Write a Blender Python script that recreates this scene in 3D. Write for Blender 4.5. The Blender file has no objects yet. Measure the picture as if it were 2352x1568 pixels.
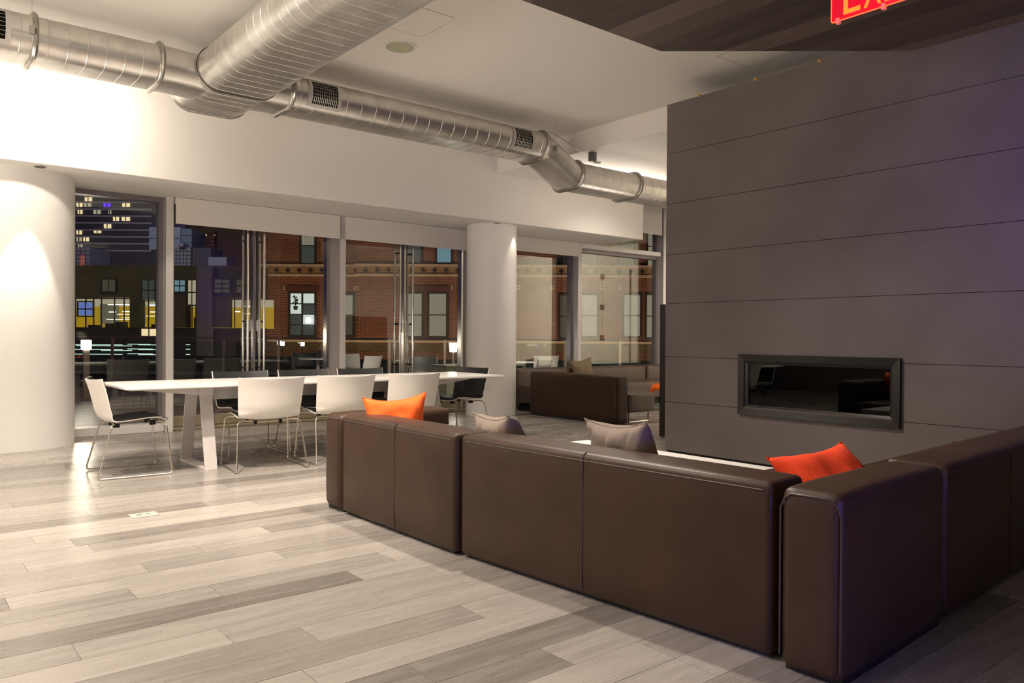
import bpy, bmesh, math, random
from mathutils import Vector, Matrix, noise
from math import sin, cos, pi, radians, atan2, tan
random.seed(7)
C = bpy.context.scene.collection
S = bpy.context.scene
# ------------------------------------------------------------------ camera, world, exposure, lights
HC = 1.18
RIGHT = Vector((0.771766, -0.635879, 0.006004))
FWD = Vector((0.635821, 0.771801, -0.006161))
RIGHT = (RIGHT - FWD * RIGHT.dot(FWD)).normalized()
FWD.normalize()
UP = RIGHT.cross(FWD)
cam = bpy.data.cameras.new('camera'); cam.sensor_width = 36; cam.lens = 1785 / 2352 * 36
cam.clip_end = 2000
co = bpy.data.objects.new('camera', cam); C.objects.link(co)
M = Matrix((RIGHT, UP, -FWD)).transposed().to_4x4(); M.translation = (0, 0, HC)
co.matrix_world = M
S.camera = co
w = bpy.data.worlds.new('night'); S.world = w; w.use_nodes = True
w.node_tree.nodes['Background'].inputs[0].default_value = (.012, .009, .024, 1)
w.node_tree.nodes['Background'].inputs[1].default_value = 1.6
S.view_settings.view_transform = 'Standard'; S.view_settings.look = 'None'
S.view_settings.exposure = 0.0; S.view_settings.gamma = 1.0
S.view_settings.use_curve_mapping = False
WARM = (1.0, .875, .74)
def lamp(loc, tgt, energy, deg=120, blend=.6, rad=.05, col=WARM, kind='SPOT', name='ceiling_spot_light'):
    l = bpy.data.lights.new(name, kind); l.energy = energy; l.color = col
    if kind == 'SPOT': l.spot_size = radians(deg); l.spot_blend = blend
    l.shadow_soft_size = rad
    o = bpy.data.objects.new(name, l); C.objects.link(o); o.location = loc
    o.rotation_euler = (Vector(tgt) - Vector(loc)).to_track_quat('-Z', 'Y').to_euler()
    return o
def panel(loc, tgt, energy, sx, sy, col=WARM, name='added_wall_fill'):
    l = bpy.data.lights.new(name, 'AREA'); l.shape = 'RECTANGLE'; l.size = sx; l.size_y = sy
    l.energy = energy; l.color = col
    o = bpy.data.objects.new(name, l); C.objects.link(o); o.location = loc
    o.rotation_euler = (Vector(tgt) - Vector(loc)).to_track_quat('-Z', 'Y').to_euler()
    return o
# recessed spots in the ceiling and soffit, all above the frame or behind the ducts; added fill lights follow
lamp((1.6, 5.35, 3.76), (2.6, 6.3, .4), 800, 95, .9, .05)
lamp((3.25, 4.5, 3.74), (2.9, 3.0, 0), 560, 130, .8, .05)
lamp((.2, 4.3, 3.76), (.6, 3.6, 0), 520, 125, .9, .06)
lamp((-1.3, 6.6, 3.76), (-.4, 6.4, 0), 330, 120, .8, .06)
lamp((1.25, 7.75, 3.62), (1.25, 8.84, 3.2), 150, 140, 1, .08)
lamp((1.25, 8.80, 2.83), (1.18, 8.95, 0), 200, 44, .35, .03)
lamp((7.45, 8.86, 2.84), (7.45, 8.95, 0), 16, 60, .5, .03)
lamp((4.9, 5.9, 3.76), (4.6, 7.0, .7), 240, 90, .9, .06)
lamp((8.8, 7.6, 3.5), (9.3, 8.9, 0), 60, 120, .8, .06)
lamp((11.5, 7.2, 3.5), (11.6, 8.9, 0), 190, 120, .8, .06)
panel((-2.4, 3.0, 1.2), (-2.0, 3.6, 3.8), 260, 2.4, 2.4, name='added_uplight')  # unseen upward panels, added to brighten the ceiling
panel((1.0, -2.2, 1.0), (1.6, -1.0, 3.8), 45, 2.4, 1.6, name='added_uplight')
panel((-2.2, 8.6, 1.6), (-1.0, 7.8, 3.8), 90, 1.2, 1.2, name='added_uplight')
panel((8.6, 7.4, 1.4), (8.6, 7.2, 3.5), 10, 1.4, .8, name='added_uplight')
panel((11.5, 4.3, 3.4), (14.8, 4.6, 1.4), 620, 1.6, 1.6)  # added fill panels that brighten the walls mirrored in the glazing
panel((8.6, 8.0, 3.45), (8.4, 5.2, 1.2), 60, 2.0, .4)
lamp((1.3, -.7, .55), (2.6, 1.6, .5), 130, 50, 1, .12, (.10, .08, 1.0), name='added_blue_spot')  # added blue spot that tints the sofa end; no screen stands here
lamp((4.2, -.6, 2.2), (6.3, 1.1, 2.2), 300, 62, 1, .2, (.2, .08, 1.0), name='added_blue_spot')  # added blue spot that tints the right of the slate
lamp((3.40, 1.6, 2.72), (3.9, 1.6, 2.95), 2.2, 160, 1, .08, (1, .02, .05), name='exit_sign_light')
lamp((3.52, 1.6, 2.72), (5.0, 1.3, 2.9), 2.2, 160, 1, .08, (1, .02, .05), name='exit_sign_light')
lamp((2.80, 15.1, 1.15), (2.8, 13, 0), 34, 160, 1, .08, (1, .85, .65), name='bollard_lamp_light')
lamp((8.7, 10.95, 1.15), (8.5, 10.6, 0), 12, 160, 1, .08, (1, .85, .65), name='table_lamp_light')
# street lighting outdoors, with an added tower fill and deck spots
def frame_pt(s, d, z):
    return Vector((0, 0, z)) + Vector((.6360, .7717, 0)) * d + Vector((.7717, -.6360, 0)) * s
for s, d, z, e in ((-10, 36, -4, 2600), (0, 36, -5, 2600), (9, 36, -4, 2200)):
    lamp(frame_pt(s, d, z), frame_pt(s, 45, 2), e * .6, 150, 1, .4, (1, .72, .45), name='outdoor_spot')
lamp(frame_pt(-22, 26, 9), frame_pt(-20, 38, 3), 1200, 130, 1, .4, (1, .85, .6), name='outdoor_spot')
lamp(frame_pt(-70, 190, 10), frame_pt(-100, 262, 50), 70000, 150, 1, 1, (1, .9, .95), name='outdoor_spot')  # added lamp that lightens the tower body, not a street fixture
lamp(frame_pt(-60, 120, 0), frame_pt(-50, 150, 15), 12000, 150, 1, 1, (1, .6, .5), name='outdoor_spot')
lamp((3.2, 10.6, 2.9), (4.0, 14, 0), 260, 150, .8, .1, name='added_deck_spot')  # unseen spots added to brighten the deck and terrace chairs
lamp((8.4, 10.6, 2.9), (9.0, 14, 0), 320, 150, .8, .1, name='added_deck_spot')
lamp(frame_pt(-24, 44, 14), frame_pt(-26, 60, 8), 2600, 130, 1, .4, (.8, .8, 1), name='outdoor_spot')
# ------------------------------------------------------------------ materials
def nd(nt, t, **kw):
    n = nt.nodes.new(t)
    for k, v in kw.items(): setattr(n, k, v)
    return n
def mat(name, col, rough=.5, metal=0, bump=0, bscale=60, var=0, vscale=4, spec=.5, coat=0, emit=None, estr=0, alpha=1):
    m = bpy.data.materials.new(name); m.use_nodes = True; nt = m.node_tree
    b = nt.nodes['Principled BSDF']; L = nt.links
    b.inputs['Base Color'].default_value = (*col, 1); b.inputs['Roughness'].default_value = rough
    b.inputs['Metallic'].default_value = metal; b.inputs['Specular IOR Level'].default_value = spec
    b.inputs['Coat Weight'].default_value = coat
    tc = nd(nt, 'ShaderNodeTexCoord')
    if var:
        n = nd(nt, 'ShaderNodeTexNoise'); n.inputs['Scale'].default_value = vscale; n.inputs['Detail'].default_value = 5
        r = nd(nt, 'ShaderNodeMapRange'); r.inputs[1].default_value = .25; r.inputs[2].default_value = .75
        r.inputs[3].default_value = 1 - var; r.inputs[4].default_value = 1 + var
        h = nd(nt, 'ShaderNodeHueSaturation'); h.inputs['Color'].default_value = (*col, 1)
        L.new(tc.outputs['Object'], n.inputs['Vector']); L.new(n.outputs[0], r.inputs[0]); L.new(r.outputs[0], h.inputs['Value'])
        L.new(h.outputs[0], b.inputs['Base Color'])
    if bump:
        n = nd(nt, 'ShaderNodeTexNoise'); n.inputs['Scale'].default_value = bscale; n.inputs['Detail'].default_value = 3
        bp = nd(nt, 'ShaderNodeBump'); bp.inputs['Strength'].default_value = bump; bp.inputs['Distance'].default_value = .01
        L.new(tc.outputs['Object'], n.inputs['Vector']); L.new(n.outputs[0], bp.inputs['Height']); L.new(bp.outputs[0], b.inputs['Normal'])
    if emit:
        b.inputs['Emission Color'].default_value = (*emit, 1); b.inputs['Emission Strength'].default_value = estr
    return m
def glass_mat(name, tint=(.95, .965, .95), ior=1.75):
    m = bpy.data.materials.new(name); m.use_nodes = True; nt = m.node_tree; nt.nodes.clear()
    o = nd(nt, 'ShaderNodeOutputMaterial'); t = nd(nt, 'ShaderNodeBsdfTransparent'); g = nd(nt, 'ShaderNodeBsdfGlossy')
    x = nd(nt, 'ShaderNodeMixShader')
    t.inputs[0].default_value = (*tint, 1); g.inputs['Roughness'].default_value = .0
    g.inputs[0].default_value = (.95, 1, .93, 1)
    # Schlick reflectance, the same from either side of the pane
    ge = nd(nt, 'ShaderNodeNewGeometry'); dt = nd(nt, 'ShaderNodeVectorMath', operation='DOT_PRODUCT')
    L = nt.links; L.new(ge.outputs['Incoming'], dt.inputs[0]); L.new(ge.outputs['Normal'], dt.inputs[1])
    ab = nd(nt, 'ShaderNodeMath', operation='ABSOLUTE'); L.new(dt.outputs['Value'], ab.inputs[0])
    su = nd(nt, 'ShaderNodeMath', operation='SUBTRACT'); su.inputs[0].default_value = 1; L.new(ab.outputs[0], su.inputs[1])
    pw = nd(nt, 'ShaderNodeMath', operation='POWER'); pw.inputs[1].default_value = 5; L.new(su.outputs[0], pw.inputs[0])
    r0 = ((ior - 1) / (ior + 1)) ** 2
    ma = nd(nt, 'ShaderNodeMath', operation='MULTIPLY_ADD'); ma.inputs[1].default_value = 1 - r0; ma.inputs[2].default_value = r0; L.new(pw.outputs[0], ma.inputs[0])
    L.new(ma.outputs[0], x.inputs[0]); L.new(t.outputs[0], x.inputs[1]); L.new(g.outputs[0], x.inputs[2]); L.new(x.outputs[0], o.inputs[0])
    return m
def wood_mat(name, light, dark, rough, contrast=.35, axis=0, sat=1.0):
    """plank wood: per-piece tone and offset come from the colour attribute 'tone'"""
    m = bpy.data.materials.new(name); m.use_nodes = True; nt = m.node_tree; L = nt.links
    b = nt.nodes['Principled BSDF']
    at = nd(nt, 'ShaderNodeAttribute', attribute_name='tone'); sep = nd(nt, 'ShaderNodeSeparateColor')
    L.new(at.outputs['Color'], sep.inputs[0])
    g = nd(nt, 'ShaderNodeNewGeometry')
    sc = nd(nt, 'ShaderNodeVectorMath', operation='MULTIPLY'); sc.inputs[1].default_value = (1.3, 13, 1) if axis == 0 else (13, 1.3, 1)
    L.new(g.outputs['Position'], sc.inputs[0])
    of = nd(nt, 'ShaderNodeVectorMath', operation='SCALE'); of.inputs['Scale'].default_value = 37
    L.new(at.outputs['Color'], of.inputs[0])
    ad = nd(nt, 'ShaderNodeVectorMath', operation='ADD'); L.new(sc.outputs[0], ad.inputs[0]); L.new(of.outputs[0], ad.inputs[1])
    n1 = nd(nt, 'ShaderNodeTexNoise'); n1.inputs['Scale'].default_value = 1.4; n1.inputs['Detail'].default_value = 6; n1.inputs['Distortion'].default_value = .8
    L.new(ad.outputs[0], n1.inputs['Vector'])
    # cathedral grain: distorted wave
    wv = nd(nt, 'ShaderNodeTexWave', wave_type='RINGS'); wv.rings_direction = 'SPHERICAL'
    sc2 = nd(nt, 'ShaderNodeVectorMath', operation='MULTIPLY'); sc2.inputs[1].default_value = (.9, 7, 1) if axis == 0 else (7, .9, 1)
    L.new(g.outputs['Position'], sc2.inputs[0])
    ad2 = nd(nt, 'ShaderNodeVectorMath', operation='ADD'); L.new(sc2.outputs[0], ad2.inputs[0])
    of2 = nd(nt, 'ShaderNodeVectorMath', operation='SCALE'); of2.inputs['Scale'].default_value = 5
    L.new(at.outputs['Color'], of2.inputs[0]); L.new(of2.outputs[0], ad2.inputs[1])
    L.new(ad2.outputs[0], wv.inputs['Vector'])
    wv.inputs['Scale'].default_value = 2.6; wv.inputs['Distortion'].default_value = 5; wv.inputs['Detail'].default_value = 3; wv.inputs['Detail Scale'].default_value = 1.2
    fn = nd(nt, 'ShaderNodeTexNoise'); fn.inputs['Scale'].default_value = 9; fn.inputs['Detail'].default_value = 4
    L.new(ad.outputs[0], fn.inputs['Vector'])
    mx = nd(nt, 'ShaderNodeMath', operation='MULTIPLY_ADD'); L.new(wv.outputs['Fac'], mx.inputs[0]); mx.inputs[1].default_value = .22; L.new(n1.outputs[0], mx.inputs[2])
    mf = nd(nt, 'ShaderNodeMath', operation='MULTIPLY_ADD'); L.new(fn.outputs[0], mf.inputs[0]); mf.inputs[1].default_value = .35; L.new(mx.outputs[0], mf.inputs[2])
    ms = nd(nt, 'ShaderNodeMath', operation='SUBTRACT'); L.new(mf.outputs[0], ms.inputs[0]); ms.inputs[1].default_value = .78
    mg = nd(nt, 'ShaderNodeMath', operation='MULTIPLY_ADD'); L.new(ms.outputs[0], mg.inputs[0]); mg.inputs[1].default_value = contrast; L.new(sep.outputs[0], mg.inputs[2])
    cr = nd(nt, 'ShaderNodeMix', data_type='RGBA'); cr.clamp_factor = True
    cr.inputs[6].default_value = (*dark, 1); cr.inputs[7].default_value = (*light, 1)
    L.new(mg.outputs[0], cr.inputs[0]); L.new(cr.outputs[2], b.inputs['Base Color'])
    rr = nd(nt, 'ShaderNodeMapRange'); rr.inputs[3].default_value = rough - .08; rr.inputs[4].default_value = rough + .12
    L.new(n1.outputs[0], rr.inputs[0]); L.new(rr.outputs[0], b.inputs['Roughness'])
    bp = nd(nt, 'ShaderNodeBump'); bp.inputs['Strength'].default_value = .12; bp.inputs['Distance'].default_value = .003
    L.new(fn.outputs[0], bp.inputs['Height']); L.new(bp.outputs[0], b.inputs['Normal'])
    return m
def brick_mat():
    m = bpy.data.materials.new('red_brick'); m.use_nodes = True; nt = m.node_tree; L = nt.links; b = nt.nodes['Principled BSDF']
    tc = nd(nt, 'ShaderNodeTexCoord'); sp = nd(nt, 'ShaderNodeSeparateXYZ'); cb = nd(nt, 'ShaderNodeCombineXYZ')
    L.new(tc.outputs['Object'], sp.inputs[0]); L.new(sp.outputs[0], cb.inputs[0]); L.new(sp.outputs[2], cb.inputs[1])
    t = nd(nt, 'ShaderNodeTexBrick'); t.inputs['Scale'].default_value = 1.0
    t.inputs['Brick Width'].default_value = .3; t.inputs['Row Height'].default_value = .105; t.inputs['Mortar Size'].default_value = .014
    t.inputs['Color1'].default_value = (.21, .052, .026, 1); t.inputs['Color2'].default_value = (.13, .033, .018, 1)
    t.inputs['Mortar'].default_value = (.42, .24, .14, 1)
    L.new(cb.outputs[0], t.inputs['Vector']); L.new(t.outputs[0], b.inputs['Base Color']); b.inputs['Roughness'].default_value = .85
    return m
WHITE = mat('white_paint', (.80, .775, .74), .6, bump=.02, bscale=90)
CEIL = mat('ceiling_paint', (.80, .77, .73), .7)
COLM = mat('column_paint', (.84, .82, .79), .45, bump=.02, bscale=30)
FRAME = mat('window_frame_grey', (.50, .47, .46), .35, .3)
FRAME_D = mat('window_frame_dark', (.22, .20, .21), .35, .5)
BRASS = mat('aged_brass', (.42, .36, .24), .4, .7)
GOLD = mat('brass_clip', (.75, .5, .12), .3, 1)
GLASS = glass_mat('window_glass')
GLASS_R = glass_mat('railing_glass', (.80, .86, .84), 1.5)
STEEL = mat('polished_steel', (.78, .74, .68), .16, 1)
CHROME = mat('satin_chrome', (.72, .66, .58), .24, 1)
DUCT = mat('galvanised_sheet', (.70, .68, .645), .36, 1, bump=.03, bscale=12, var=.16, vscale=7)
DUCT_E = mat('galvanised_flange', (.44, .42, .39), .35, 1, var=.25, vscale=20)
DUCT_F = mat('grille_frame_metal', (.60, .58, .55), .5, .6)
BLACK = mat('matte_black', (.006, .005, .005), .5)
BLACKS = mat('black_metal', (.008, .006, .005), .3, 0, spec=.35)
DARKIN = mat('dark_void', (.004, .004, .004), .9, spec=.1)
LEATHER = mat('dark_brown_leather', (.042, .0215, .012), .44, spec=.28, bump=.10, bscale=130, var=.22, vscale=5)
LEATHER_B = mat('brown_leather_bench', (.10, .070, .052), .40, bump=.10, bscale=90, var=.18, vscale=6)
THREAD = mat('leather_seam', (.045, .028, .02), .5)
ORANGE = mat('orange_cotton', (.90, .115, .006), .85, bump=.2, bscale=300, var=.06)
RED = mat('red_orange_felt', (.80, .055, .008), .9, bump=.25, bscale=260, var=.12)
GREY_F = mat('grey_brown_cotton', (.215, .17, .14), .9, bump=.25, bscale=300, var=.08)
TAN_F = mat('tan_cotton', (.24, .18, .115), .9, bump=.2, bscale=300, var=.08)
SHELL = mat('white_chair_shell', (.80, .765, .71), .38)
PAD = mat('black_seat_pad', (.010, .010, .009), .5, bump=.05, bscale=200)
TABLE = mat('white_table_laminate', (.84, .82, .79), .28)
TLEG = mat('grey_white_steel', (.62, .58, .56), .4)
SHADE = mat('roller_shade_fabric', (.74, .70, .65), .8, bump=.05, bscale=400)
PLASTO = mat('orange_plastic', (.95, .16, .005), .12, coat=.5)
SLATE = mat('grey_slate_panel', (.130, .112, .108), .62, spec=.3, bump=.06, bscale=220, var=.16, vscale=1.6)
FLOORW = wood_mat('grey_oak', (.36, .33, .30), (.06, .05, .042), .25, .52)
SOFW = wood_mat('dark_oak', (.14, .105, .09), (.022, .014, .012), .5, .8, axis=1)
DECKW = wood_mat('deck_board_wood', (.17, .12, .095), (.05, .035, .028), .38, .5)
FIREG = glass_mat('fire_glass', (.5, .5, .5), 1.38)
BRICKM = brick_mat()
STONE = mat('pale_stone', (.62, .47, .32), .8, var=.15, vscale=3)
OCHRE = mat('ochre_terracotta', (.34, .20, .08), .8, var=.3, vscale=3)
TERRA = mat('dark_terracotta', (.06, .03, .02), .8)
WINF = mat('dark_window_frame', (.035, .024, .018), .6)
def emi(name, c, s): return mat(name, (0.02, .02, .02), .6, emit=c, estr=s)
E_WHITE = emi('lit_white_room', (.9, 1, .92), .75)
E_LAMP = emi('bare_bright_lamp', (.95, 1, 1), 12)
E_BLIND = emi('lit_blind', (.62, .56, .42), .34)
E_GREEN = emi('dim_green_room', (.22, .27, .25), .16)
E_BLUE = emi('blue_curtain_room', (.22, .42, .50), .55)
E_DIM = emi('dim_room', (.35, .30, .2), .14)
E_YEL = emi('glowing_yellow_wall', (.75, .46, .02), .5)  # wall glows by itself in place of the office lighting
E_CREAM = emi('cream_lit_office', (.9, .8, .55), .45)
E_TUBE = emi('office_light_tube', (1, .96, .82), 3.2)
E_LINE = emi('white_light_line', (.8, 1, .88), 1.6)
E_WARMW = emi('warm_lit_window', (1, .78, .45), 1.1)
E_VIOLET = emi('violet_lit_window', (.12, .02, 1), 1.0)
E_GLOW = emi('lamp_diffuser', (1, .93, .8), 34)
E_SMALL = emi('lantern_glow', (1, .95, .88), 5)
# ------------------------------------------------------------------ mesh helpers
BASE = {}
def wl(o): return BASE.get(o.name, Vector((0, 0, 0)))
def obj(name, bm, m, parent=None, smooth=True, base=None, bevel=0, bseg=2, local=False, ang=40):
    """link bm (in world coordinates, or parent-local when local) as ONE mesh object"""
    me = bpy.data.meshes.new(name)
    bm.normal_update()
    if parent is not None and not local:
        bmesh.ops.translate(bm, vec=-wl(parent), verts=bm.verts)
    bs = Vector((0, 0, 0))
    if parent is None:
        if base is None:
            xs = [v.co for v in bm.verts]
            mn = Vector([min(c[i] for c in xs) for i in range(3)]); mx = Vector([max(c[i] for c in xs) for i in range(3)])
            bs = Vector(((mn.x + mx.x) / 2, (mn.y + mx.y) / 2, mn.z))
        else: bs = Vector(base)
        bmesh.ops.translate(bm, vec=-bs, verts=bm.verts)
    if bevel:
        bmesh.ops.bevel(bm, geom=[e for e in bm.edges if len(e.link_faces) == 2 and e.calc_face_angle(0) > .5], offset=bevel, segments=bseg, profile=.6, affect='EDGES', clamp_overlap=True)
    for f in bm.faces: f.smooth = smooth
    bm.to_mesh(me); bm.free()
    if smooth: me.set_sharp_from_angle(angle=radians(ang))
    me.materials.append(m)
    o = bpy.data.objects.new(name, me); C.objects.link(o)
    if parent is not None:
        o.parent = parent; BASE[o.name] = wl(parent)
    else:
        o.location = bs; BASE[o.name] = bs
    return o
def tag(o, label=None, cat=None, group=None, kind=None):
    if label: o['label'] = label
    if cat: o['category'] = cat
    if group: o['group'] = group
    if kind: o['kind'] = kind
    return o
def empty(name, loc=(0, 0, 0), label=None, cat=None, group=None, kind=None, rz=0):
    o = bpy.data.objects.new(name, None); C.objects.link(o); o.location = loc; o.rotation_euler = (0, 0, rz)
    o.empty_display_size = .1
    BASE[o.name] = Vector(loc)
    return tag(o, label, cat, group, kind)
KIDS = {}
def dup(root, loc, rz, label, group=None):
    r = root.copy(); C.objects.link(r); r.location = loc; r.rotation_euler = (0, 0, rz); r['label'] = label
    if group: r['group'] = group
    for ch in root.children:
        c = ch.copy(); C.objects.link(c); c.parent = r
        for g in ch.children:
            d = g.copy(); C.objects.link(d); d.parent = c
    return r
def B(): return bmesh.new()
def box(bm, x0, x1, y0, y1, z0, z1):
    v = [bm.verts.new((x, y, z)) for z in (z0, z1) for x, y in ((x0, y0), (x1, y0), (x1, y1), (x0, y1))]
    for f in ((0, 3, 2, 1), (4, 5, 6, 7), (0, 1, 5, 4), (1, 2, 6, 5), (2, 3, 7, 6), (3, 0, 4, 7)): bm.faces.new([v[i] for i in f])
    return bm
def bx(*a): return box(B(), *a)
def prism(bm, pts, z0, z1):
    """pts counter-clockwise in plan"""
    a = [bm.verts.new((p[0], p[1], z0)) for p in pts]; b = [bm.verts.new((p[0], p[1], z1)) for p in pts]
    bm.faces.new(a[::-1]); bm.faces.new(b); n = len(pts)
    for i in range(n): bm.faces.new((a[i], a[(i + 1) % n], b[(i + 1) % n], b[i]))
    return bm
def cyl(bm, c, r, z0, z1, n=32, r2=None):
    r2 = r if r2 is None else r2
    a = [bm.verts.new((c[0] + r * cos(2 * pi * i / n), c[1] + r * sin(2 * pi * i / n), z0)) for i in range(n)]
    b = [bm.verts.new((c[0] + r2 * cos(2 * pi * i / n), c[1] + r2 * sin(2 * pi * i / n), z1)) for i in range(n)]
    bm.faces.new(a[::-1]); bm.faces.new(b)
    for i in range(n): bm.faces.new((a[i], a[(i + 1) % n], b[(i + 1) % n], b[i]))
    return bm
def fillet(pts, r, n=5):
    pts = [Vector(p) for p in pts]; out = [pts[0]]
    for i in range(1, len(pts) - 1):
        a, b, c = pts[i - 1], pts[i], pts[i + 1]
        d1 = (a - b); d2 = (c - b); rr = min(r, d1.length * .45, d2.length * .45)
        p, q = b + d1.normalized() * rr, b + d2.normalized() * rr
        for k in range(n + 1):
            t = k / n; out.append(p * (1 - t) ** 2 + b * 2 * t * (1 - t) + q * t * t)
    out.append(pts[-1]); return out
def tube(bm, pts, r, n=8, closed=False):
    pts = [Vector(p) for p in pts]; rings = []; up = None; N = len(pts)
    for i, p in enumerate(pts):
        if closed: t = pts[(i + 1) % N] - pts[i - 1]
        else: t = pts[min(i + 1, N - 1)] - pts[max(i - 1, 0)]
        t.normalize()
        if up is None: up = Vector((0, 0, 1)) if abs(t.z) < .9 else Vector((1, 0, 0))
        s = t.cross(up); s.normalize(); up = s.cross(t)
        rings.append([bm.verts.new(p + (s * cos(2 * pi * k / n) + up * sin(2 * pi * k / n)) * r) for k in range(n)])
    for i in range(N if closed else N - 1):
        a, b = rings[i], rings[(i + 1) % N]
        for k in range(n): bm.faces.new((a[k], a[(k + 1) % n], b[(k + 1) % n], b[k]))
    if not closed: bm.faces.new(rings[0]); bm.faces.new(rings[-1][::-1])
    bmesh.ops.recalc_face_normals(bm, faces=bm.faces)
    return bm
def gridsolid(bm, P, nu, nv, th, off=0):
    """closed sheet of thickness th around the surface P(u,v), u and v in 0..1"""
    def N(u, v):
        e = .004
        du = P(min(u + e, 1), v) - P(max(u - e, 0), v); dv = P(u, min(v + e, 1)) - P(u, max(v - e, 0))
        n = du.cross(dv); n.normalize(); return n
    A = []; Bb = []
    for j in range(nv + 1):
        ra = []; rb = []
        for i in range(nu + 1):
            u, v = i / nu, j / nv; p = P(u, v); n = N(u, v)
            ra.append(bm.verts.new(p + n * (off + th / 2))); rb.append(bm.verts.new(p + n * (off - th / 2)))
        A.append(ra); Bb.append(rb)
    for j in range(nv):
        for i in range(nu):
            bm.faces.new((A[j][i], A[j][i + 1], A[j + 1][i + 1], A[j + 1][i])); bm.faces.new((Bb[j][i], Bb[j + 1][i], Bb[j + 1][i + 1], Bb[j][i + 1]))
    for i in range(nu):
        bm.faces.new((A[0][i], Bb[0][i], Bb[0][i + 1], A[0][i + 1])); bm.faces.new((A[nv][i], A[nv][i + 1], Bb[nv][i + 1], Bb[nv][i]))
    for j in range(nv):
        bm.faces.new((A[j][0], A[j + 1][0], Bb[j + 1][0], Bb[j][0])); bm.faces.new((A[j][nu], Bb[j][nu], Bb[j + 1][nu], A[j + 1][nu]))
    bmesh.ops.recalc_face_normals(bm, faces=bm.faces)
    return bm
def settone(o, c):
    a = o.data.color_attributes.new('tone', 'FLOAT_COLOR', 'POINT')
    for d in a.data: d.color = c
def text_bm(s, size, depth=.002, spacing=1):
    cu = bpy.data.curves.new('lettering', 'FONT'); cu.body = s; cu.size = size; cu.extrude = depth; cu.align_x = 'CENTER'; cu.align_y = 'CENTER'
    cu.space_line = .9
    o = bpy.data.objects.new('lettering', cu); C.objects.link(o)
    dg = bpy.context.evaluated_depsgraph_get(); me = bpy.data.meshes.new_from_object(o.evaluated_get(dg))
    bm = B(); bm.from_mesh(me); bpy.data.objects.remove(o); bpy.data.meshes.remove(me); bpy.data.curves.remove(cu)
    return bm
# ------------------------------------------------------------------ the room
Z1, Z2 = 3.81, 3.54            # main ceiling, lower ceiling
fl = obj('floor', bx(-4, 15, -6, 10.15, -.12, -.016), mat('subfloor', (.05, .035, .03), .9), smooth=False); tag(fl, 'grey oak plank floor of the lounge', None, None, 'structure')
PW = .191; E0 = 3.345
joints = {-1: [.588], -2: [1.073], -3: [1.335], 1: [1.227], 2: [.918], 0: [1.838], -6: [1.487], -7: [1.956], 3: [.458, 1.696], 9: [.715], 7: [.936], -4: [1.99], -5: [1.171], -8: [2.288], 5: [1.398]}
rest = B(); rtone = rest.verts.layers.float_color.new('tone')
rnd = random.Random(11)
def plank(bm, x0, x1, y0, y1):
    g = .0009
    return box(bm, x0 + g, x1 - g, y0 + g, y1 - g, -.015, rnd.uniform(-.0004, .0002))
for n in range(-22, 36):
    y0 = E0 + n * PW; y1 = min(y0 + PW, 9.97)
    if y1 - y0 < .03: continue
    js = list(joints.get(n, []))
    if not js: js = [rnd.uniform(-.2, 1.4)]
    while js[-1] < 14.6: js.append(js[-1] + rnd.choice((.9, 1.25, 1.6, 1.9, 2.1)))
    a = js[0] - rnd.choice((1.6, 1.9, 2.1)); js.insert(0, a)
    while js[0] > -3.6: js.insert(0, js[0] - rnd.choice((1.2, 1.6, 2.0)))
    js[0] = max(js[0], -4); js[-1] = min(js[-1], 15)
    for a, b in zip(js, js[1:]):
        if b - a < .05: continue
        t = rnd.choice((.62, .7, .74, .8, .85, .58, .9, .66, .78))
        if rnd.random() < .10: t = .42
        if n == 0 and abs(b - 1.838) < .01: t = .36
        if n == -6 and abs(b - 1.487) < .01: t = .38
        if n == 0 and abs(a - 1.838) < .01: t = .8
        if n in (-1, 1, -2) and b > 0: t = max(t, .66)
        tone = (t, rnd.random(), rnd.random(), 1)
        d = ((a + b) / 2) * .636 + y0 * .772; lat = ((a + b) / 2) * .772 - y0 * .636
        vis = y0 > .5 and y0 < 6.3 and b > -.4 and a < 2.7 and d > 1.1 or (b > 2.6 and y1 < 1.6 and y0 > -.3 and a < 6 and d > 1.5)
        if vis:
            settone(obj('plank', plank(B(), a, b, y0, y1), FLOORW, fl, smooth=False), tone)
        else:
            k = len(rest.verts); plank(rest, a, b, y0, y1); rest.verts.ensure_lookup_table()
            for v in rest.verts[k:]: v[rtone] = tone
tag(obj('planks_beyond', rest, FLOORW, fl, smooth=False), 'further planks of the same grey oak floor', None, None, 'stuff')
ce = obj('ceiling', bx(-4, 6.98, -6, 8.86, Z1, Z1 + .12), CEIL, smooth=False); tag(ce, 'plain off-white main ceiling', None, None, 'structure')
tag(obj('ceiling', bx(6.98, 15, -6, 8.97, Z2, Z1 + .12), CEIL, smooth=False), 'lower off-white ceiling beyond the grey fireplace wall', None, None, 'structure')
BY = 8.84
tag(obj('wall_bulkhead', bx(-4, 10.17, BY, 10.3, 2.85, Z1 + .1), WHITE, smooth=False, bevel=.004, bseg=1), 'deep white bulkhead over the window wall', None, None, 'structure')
tag(obj('wall_header', bx(10.17, 15, 9.9, 10.3, 3.80, 4.1), WHITE, smooth=False), 'white header above the tall end windows', None, None, 'structure')
tag(obj('wall_left', bx(-4.1, -4, -6, 10.3, -.1, Z1 + .1), mat('taupe_wall', (.30, .27, .22), .8), smooth=False), 'side wall of the lounge', None, None, 'structure')
tag(obj('wall_back', bx(-4, 15, -6.1, -6, -.1, Z1 + .1), mat('taupe_wall_b', (.22, .20, .16), .8), smooth=False), 'back wall of the lounge', None, None, 'structure')
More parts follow.
